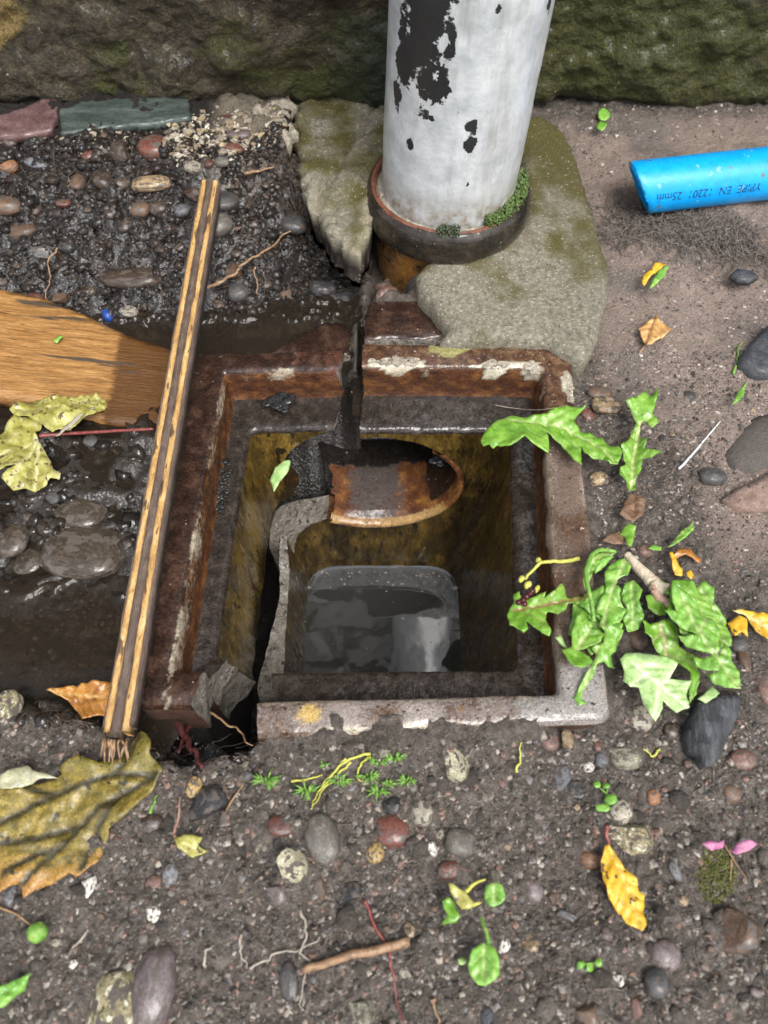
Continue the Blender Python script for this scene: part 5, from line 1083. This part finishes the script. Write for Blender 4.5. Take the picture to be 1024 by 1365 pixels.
tleaf('yellow_leaf', c4([(425,255),(440,250),(470,300),(515,350),(510,385),(470,380),(445,320)]), .0, M_lfY, [], 'pale yellow sliver of leaf above the dandelion leaves', step=.08)
tleaf('yellow_leaf', c4([(520,380),(545,370),(570,410),(550,425),(525,405)]), -.1, M_lfY, [], 'tiny orange-yellow leaf scrap behind the dandelion', step=.09)
tleaf('brown_leaf', c4([(430,290),(480,240),(560,235),(620,290),(610,320),(570,300),(520,270),(470,290)]), -.1, M_lfD, [], 'curled brown dead leaf behind the dandelion', step=.08, wrinkle=.2)
tleaf('green_leaf', [(-25, 1345), (-5, 1318), (15, 1308), (40, 1294), (30, 1320), (5, 1343)], .4, M_lfC, [[(-20, 1342), (38, 1296)]], 'pointed green leaf at the bottom left corner', step=.08, vcol=(.12, .3, .04))
tleaf('leaf_scrap', [(365, 655), (360, 640), (366, 622), (378, 613), (388, 612), (384, 625), (374, 640)], -3.6, M_lfB, [], 'pale green leaf bud caught inside the gully by the pipe opening', step=.08)
tleaf('leaf_scrap', [(232, 1118), (248, 1112), (268, 1114), (262, 1126), (275, 1132), (255, 1142), (238, 1132)], -.15, M_lfS, [], 'crumpled yellowish leaf scrap beside the brown stem at lower left', step=.08, wrinkle=.18)
tleaf('leaf_scrap', [(68, 452), (78, 444), (84, 447), (74, 455)], -.75, M_lfC, [], 'tiny green leaf lying on the plank', step=.08)
tleaf('leaf_scrap', [(290, 1092), (296, 1082), (304, 1085), (305, 1101), (292, 1103)], -.1, ST['pinkred'], [], 'small salmon-pink petal on a thin stalk near the hole', petiole=([(300, 1085), (310, 1066), (325, 1045)], .2), step=.08, pr=.04)
def roundleaf(cx, cy, rx, ry, n=16, sc=.06): return [(cx+rx*(1+sc*math.cos(5*t+cx))*math.cos(t), cy+ry*(1+sc*math.sin(4*t))*math.sin(t)) for t in np.linspace(0, 2*math.pi, n, endpoint=False)]
def c8(x, y): return (560+x*.15625, 1150+y*.15625)
sd1 = thing('seedling', 'round-leaved seedling with large scalloped leaf at the bottom centre', 'plant', P(640, 1240, -.5))
for (x, y, rx, ry, m_, z_) in ((630, 275, 88, 105, M_lfC, .1), (545, 870, 138, 185, M_lfC, .15), (360, 845, 40, 35, M_lfB, -.3)):
    q = c8(x, y); leaf('leaf', roundleaf(q[0], q[1], rx*.156, ry*.156), z_, m_, [[(q[0], q[1]-ry*.15), (q[0], q[1]+ry*.1)]], sd1, step=.08, wrinkle=.1)
leaf('leaf', [c8(*p) for p in [(235,170),(280,180),(330,230),(390,260),(460,350),(440,390),(370,405),(320,360),(270,270)]], .2, M_lfS, [], sd1, step=.08)['label'] = 'yellowing leaf'
leaf('leaf', [c8(*p) for p in [(180,320),(230,290),(290,330),(300,400),(340,460),(310,510),(180,520),(230,440),(190,370)]], .0, M_lfA, [], sd1, step=.08, wrinkle=.2)
stem('stem', [c8(*p) for p in [(590,690),(560,570),(520,470)]], [.1, .0, -.2], .07, M_sprig, sd1, taper=.8, wob=.02)
stem('stem', [c8(*p) for p in [(395,250),(460,180),(560,140)]], [.2, .25, .1], .07, M_sprigY, sd1, wob=.02); stem('stem', [c8(*p) for p in [(450,360),(520,340)]], [.1, .0], .07, M_sprigY, sd1, wob=0)
def seedling(label, leaves, base, z=.15, mats=(M_lfC,)):
    t = thing('seedling', label, 'plant', onground(*base))
    for k, (x, y, rx, ry) in enumerate(leaves):
        p = onground(x, y); leaf('leaf', roundleaf(x, y, rx, ry, 12, .02), p[2]+z+.1*k, mats[k % len(mats)], [], t, step=.09, wrinkle=.05)
        strand('stem', [base, ((x+base[0])/2+1, (y+base[1])/2), (x, y)], z*.7, .035, M_sprig, t, wob=.0, k=3)
    return t
seedling('two-leaved bright green seedling at the foot of the wall beside the concrete', [(806, 152, 9, 8), (802, 169, 7, 6)], (800, 163), .3)
seedling('tiny bluish-green clover sprout low at the bottom right', [(774, 1286, 6, 5), (788, 1290, 6, 6), (799, 1282, 5, 6)], (788, 1284), .1)
seedling('small green seedling beside the cream kidney-shaped pebble', [(795, 1047, 5, 5), (813, 1065, 8, 8), (804, 1077, 9, 6), (810, 1046, 5, 4)], (808, 1058), .15)
bd = thing('bud', 'round lime-green bud on a brown stalk at the left edge of the soil', 'bud', onground(48, 1243)); blob('seed_pod', 50, 1243, 28, 26, -.1, M_sprig, bd)
strand('stalk', [(-10, 1206), (20, 1218), (42, 1234)], .15, .05, M_root, bd, wob=.02)
pf = thing('fallen_petals', 'two purple-pink petals on a dry stalk at the lower right', 'petals', onground(960, 1135))
leaf('petal', [(936, 1124), (945, 1120), (955, 1124), (965, 1119), (964, 1131), (950, 1134)], .0, M_pink, [], pf, step=.09, wrinkle=.15); leaf('petal', [(978, 1134), (985, 1122), (1000, 1120), (1010, 1126), (1000, 1134), (985, 1138)], .0, M_pink, [], pf, step=.09, wrinkle=.15)
strand('stalk', [(965, 1125), (980, 1150), (995, 1170)], .15, .04, M_root, pf, wob=.02); strand('stalk', [(975, 1145), (974, 1175)], .1, .04, M_root, pf, wob=.02)
# sprigs of moss-like pearlwort
def tuft(px, py, r, n, mat, L=.06, z=None):
    parts = []
    for _ in range(n):
        a = random.uniform(0, 2*math.pi); d = random.random()**.5*r; x, y = px+d*.3*math.cos(a), py+d*.3*math.sin(a); p = onground(x, y); l = random.uniform(.5, 1)*r*depth(p)/FPX
        e = p+np.array([math.cos(a)*l, math.sin(a)*l, random.uniform(.1, .7)*l+.08]); mid = (p+e)/2+np.array([0, 0, .18*l+.1]); parts.append(tube([p+[0, 0, .02], mid, e], [.028, .03, .008], 4))
    return join(parts)
c9 = lambda x, y: (330+x*.2344, 980+y*.2344)
def sprig(label, tufts, stems):
    t = thing('pearlwort_sprig', label, 'plant', onground(*c9(*tufts[0][:2])))
    for (x, y, r, n) in tufts: v, f = tuft(*c9(x, y), r*.2344, n, M_sprig); mk('leaf_tuft', v, f, M_sprig, t)
    for s in stems: strand('stem', [c9(*p) for p in s], .12, .05, M_sprigY, t, wob=.06)
sprig('isolated little tuft of needle-leaved green sprig left of the others', [(110, 260, 85, 34)], [])
sprig('trailing needle-leaved sprig with yellowed stem in front of the rim', [(340, 320, 80, 30), (520, 265, 75, 26), (440, 170, 45, 8)], [[(700, 105), (560, 150), (480, 220), (430, 280), (390, 350), (365, 415)], [(250, 265), (340, 245), (430, 225)], [(590, 150), (540, 200), (440, 300), (375, 400)], [(560, 130), (470, 240), (400, 320)]])
sprig('bushiest needle-leaved green sprig at the right of its row', [(745, 160, 55, 22), (840, 135, 65, 26), (690, 240, 70, 28), (740, 330, 75, 28), (910, 262, 60, 24), (800, 280, 50, 16)], [[(700, 125), (640, 170), (625, 240), (660, 270)]])
# moss
def moss(name, label, centre, rx, ry, n, z=None, s=(.05, .12), mat=M_moss, band=None):
    parts = []
    v0, f0 = ICO[1]
    for _ in range(n):
        a = random.uniform(0, 2*math.pi); d = random.random()**.6
        if band: p = band(random.random())
        else: x, y = centre[0]+rx*d*math.cos(a), centre[1]+ry*d*math.sin(a); p = onground(x, y) if z is None else P(x, y, z)
        r = random.uniform(*s); e = np.array([random.uniform(-1, 1)*r, random.uniform(-1, 1)*r, random.uniform(.5, 1.4)*r])
        parts.append(tube([p, p+e*.6, p+e], [r*.45, r*.35, r*.08], 4))
    v, f = join(parts); o = mk(name, v, f, mat, org=np.zeros(3)); return tag(o, label, 'moss', kind='stuff')
def collar_band(a0, a1, r0, r1, z0, z1):
    def b(t): th = math.radians(a0+(a1-a0)*random.random()); r = random.uniform(r0, r1); return np.array([CX+r*math.cos(th), CY+r*math.sin(th), random.uniform(z0, z1)])
    return b
moss('moss', 'green moss cushion growing between white pipe and collar', None, 0, 0, 1500, band=collar_band(-62, 8, 3.2, 3.75, 2.4, 2.85), s=(.06, .16))
moss('moss', 'dark little moss clump at the front of the collar', None, 0, 0, 350, band=collar_band(-100, -84, 3.3, 3.85, 2.35, 2.7), s=(.05, .14), mat=MAT('dark_moss', [(.02, .03, .012), (.05, .065, .03), (.1, .12, .07)], scale=5))
moss('moss', 'yellow-green moss patch in the soil at the lower right', (955, 1165), 26, 40, 900, s=(.03, .09), mat=MAT('yellow_moss', [(.04, .045, .01), (.10, .11, .02), (.2, .19, .05)], scale=5))
# ------------------------------------------------------------------ twigs, roots, fibres
def tstr(name, px, z, r, mat, label, cat, **k): return tag(strand(name, px, z, r, mat, **k), label, cat)
tstr('twig', [(405, 1293), (440, 1282), (480, 1271), (545, 1254)], .2, .11, M_root, 'short broken tan twig lying on the soil at the bottom centre', 'twig', n=9, taper=1.25, wob=.05)
tstr('red_twig', [(487, 1200), (500, 1235), (515, 1260), (522, 1290), (530, 1330), (540, 1370)], .12, .055, M_rootR, 'thin red stem running down under the broken twig', 'stem', wob=.06)
tstr('root', [(270, 385), (305, 373), (320, 355), (345, 338), (375, 318), (402, 304)], .45, .09, M_root, 'tan wriggling root across the hollow under the mossy concrete lump', 'root', wob=.22)
tstr('root', [(325, 232), (345, 228), (365, 222)], .3, .09, M_root, 'short tan root stub right of the lath top', 'root')
tstr('rootlet', [(78, 330), (66, 348), (68, 372), (62, 395), (55, 405)], .25, .045, M_root, 'thin pale rootlet hanging down the bank above the plank', 'root', wob=.15)
tstr('rootlet', [(338, 355), (342, 372), (345, 392)], .3, .05, M_root, 'short brown rootlet dangling below the tan wriggling root', 'root', wob=.15)
tstr('red_root', [(230, 955), (240, 975), (258, 1000), (270, 1020)], [-2.2, -1.9, -1.2, -.5], .16, M_rootK, 'thick dark red root coming up out of the hole', 'root', n=8)
tstr('red_root', [(262, 950), (250, 975), (240, 1005)], [-3.0, -2.8, -2.4], .13, M_rootK, 'second red root crossing behind in the hole', 'root', n=8)
tstr('rootlet', [(280, 948), (305, 965), (322, 980), (335, 992)], [-1.6, -1.2, -.9, -.6], .05, M_root, 'fine brown root bridging the hole beside the near rim', 'root', wob=.12)
tstr('stalk', [(233, 1118), (238, 1090), (239, 1062)], .2, .06, MAT('pinkish_stalk', [(.25, .13, .09), (.4, .24, .18)], rough=.5), 'pinkish brown upright stalk by the crumpled leaf scrap', 'stalk')
tstr('stalk', [(90, 1278), (100, 1262), (118, 1236)], .2, .06, M_pale, 'short cream grass stalk right of the lime-green bud', 'stalk'); tstr('stalk', [(271, 1290), (277, 1270), (283, 1262)], .12, .05, M_pale, 'cream splinter lying alone above the long glossy pebble', 'splinter')
tstr('stalk', [(322, 1245), (324, 1270), (327, 1290)], .12, .045, M_pale, 'thin straw standing left of the broken twig', 'straw'); tstr('stalk', [(578, 1330), (582, 1350), (586, 1370)], .12, .05, M_root, 'thin tan straw at the bottom edge right of the red stem', 'straw')
tstr('rootlet', [(400, 1208), (410, 1235), (403, 1260), (412, 1290), (405, 1340)], .15, .05, M_pale, 'pale wriggly rootlet left of the broken twig', 'root', wob=.2); tstr('rootlet', [(330, 1290), (365, 1275), (400, 1265), (430, 1250)], .15, .04, M_pale, 'pale rootlet crossing left of the broken twig', 'root', wob=.15)
tstr('wire', [(905, 625), (925, 603), (942, 583), (960, 562)], .12, .06, MAT('white_plastic', [(.5, .52, .54), (.75, .77, .78)], rough=.4), 'white plastic strand lying on the fibres right of the upper dandelion', 'strand', wob=.02)
tstr('straw', [(660, 540), (690, 545), (722, 546), (757, 540)], [-1.3, -.9, .15, .2], .025, M_pale, 'thin white stalk lying across the far corner of the rim', 'straw', wob=.02)
tstr('straw', [(329, 25), (342, 42), (352, 54)], [4.9, 4.3, 3.9], .07, M_pale, 'white splinter stuck on the face of the big mossy stone', 'splinter', wob=.0)
tstr('grass', [(880, 1000), (868, 1008), (858, 996)], .12, .05, M_sprigY, 'short yellowish grass blade right of the greenish oval stone', 'grass'); tstr('grass', [(978, 498), (985, 470), (989, 456)], .1, .06, M_sprig, 'narrow green blade beside the dark flat rock', 'grass')
tleaf('grass_leaf', [(976, 538), (985, 518), (998, 505), (994, 522), (984, 536)], .15, M_lfC, [], 'fallen narrow green leaf below the dark flat rock', step=.1)
tstr('grass', [(198, 1085), (206, 1070), (211, 1060)], .15, .06, M_sprig, 'green grass blade at the edge of the big fallen leaf', 'grass')
tstr('grass', [(690, 1030), (692, 1008), (698, 990)], .12, .05, M_sprigY, 'yellow-green grass blade standing in front of the near rim', 'grass')
def fibres(name, label, fn, n, r, mat, seg=5, L=1.6, kind='stuff', lift=.12):
    parts = []
    for _ in range(n):
        px, py = fn(); p = onground(px, py)
        if p[2] < -4.5: continue
        a = random.uniform(0, 2*math.pi); pts = [p+np.array([0, 0, random.uniform(0, lift)])]; l = L*random.uniform(.4, 1.1)/seg
        for k in range(seg): a += random.uniform(-.7, .7); q = pts[-1]+np.array([math.cos(a)*l, math.sin(a)*l, 0]); q[2] = max(Hs(q[0], q[1]), -3.5)+random.uniform(.0, lift); pts.append(q)
        parts.append(tube(pts, [r*.7]+[r]*(seg-1)+[r*.5], 3, False))
    v, f = join(parts); o = mk(name, v, f, mat, org=np.zeros(3)); return tag(o, label, 'roots', kind=kind)
def rect(x0, y0, x1, y1): return lambda: (random.uniform(x0, x1), random.uniform(y0, y1))
def strip(pts, w):
    def f():
        t = random.random()*(len(pts)-1); i = int(t); u_ = t-i; return (pts[i][0]*(1-u_)+pts[i+1][0]*u_+random.gauss(0, w*.6), pts[i][1]*(1-u_)+pts[i+1][1]*u_+random.gauss(0, w*.5))
    return f
M_fib = MAT('grey_fibre', [(.06, .05, .042), (.15, .125, .107), (.32, .28, .245)], scale=4, rough=.7)
fibres('root_mat', 'mat of fine grey-brown rootlets below the blue pipe', strip([(805, 312), (860, 300), (920, 312), (970, 325), (1030, 345)], 22), 560, .018, M_fib, L=2.4, lift=.4, seg=7)
fibres('rootlets', 'dark fine rootlets hanging in the bank and hollow', rect(10, 190, 470, 400), 320, .014, M_rootD, L=1.7, lift=.25)
fibres('rootlets', 'dark fine rootlets in the hollow under the mossy concrete lump', strip([(385, 215), (410, 260), (430, 310)], 22), 220, .018, M_rootD, L=1.8, lift=.6)
fibres('rootlets', 'tangle of fine rootlets around the hole and lath foot', strip([(60, 940), (120, 960), (200, 1000), (300, 1010), (335, 980)], 26), 140, .018, M_rootD, L=1.2, lift=.25)
fibres('dry_fibres', 'dry thread-like fibres in the soil right of the gully', strip([(800, 590), (860, 610), (900, 600), (950, 630)], 36), 170, .016, M_fib, L=1.2, lift=.18)
fibres('dry_fibres', 'scattered thread-like fibres over the soil in front', rect(200, 1000, 1024, 1365), 150, .016, M_fib, L=1.0, lift=.12)
# slime and scraps
def slime(pix, label, z=0, w=(.12, .3), n=30, spread=10):
    parts = []; v0, f0 = ICO[2]
    for _ in range(n):
        a, b = random.choice(pix); p = P(a+random.gauss(0, spread*.5), b+random.gauss(0, spread*.35), z); r = random.uniform(*w)
        parts.append((v0*(1+.3*fbm(v0[:, 0]*2, v0[:, 1]*2, v0[:, 2]*2+a+_, 2)[:, None])*r*np.array([1.3, 1, .3])+p, f0))
    v, f = join(parts); return tag(mk('black_slime', v, f, M_tar), label, 'slime')
slime([(365, 535), (372, 538), (380, 533)], 'shiny black slime lump on the far ledge of the broken corner', -2.2, (.1, .24), 26, 10)
slime([(297, 615), (295, 628), (294, 640), (292, 652), (291, 664), (289, 676)], 'shiny black slime streak on the left ledge of the broken corner', -2.35, (.04, .10), 110, 11)
slime([(590, 605), (596, 612), (584, 612)], 'black slime clot hanging at the pipe opening', -4.2, (.06, .2), 22, 12)
tag(strand('slime_thread', [(592, 606), (600, 628), (606, 650), (600, 672), (614, 683), (625, 688)], [-5.5, -7.0, -8.2, -8.8, -9.0, -9.4], .10, M_tar, wob=.1, taper=.5), 'wavy black slime thread trailing down from the pipe opening', 'slime')
tag(blob('blue_scrap', 144, 420, 16, 20, -1.75, M_bluebit, None, 20), 'dark blue scrap of plastic at the water edge above the plank', 'scrap')
bb = [tube([P(a, b, ZW+.03), P(a, b, ZW+.1)], [r_, r_*.5], 8) for a, b, r_ in ((48, 822, .07), (30, 806, .09), (20, 845, .06), (8, 862, .08), (60, 846, .05), (36, 872, .05), (12, 820, .06))]
v, f = join(bb); tag(mk('bubbles', v, f, M_pud), 'few little bubbles floating on the puddle at the left', 'bubbles', kind='stuff')
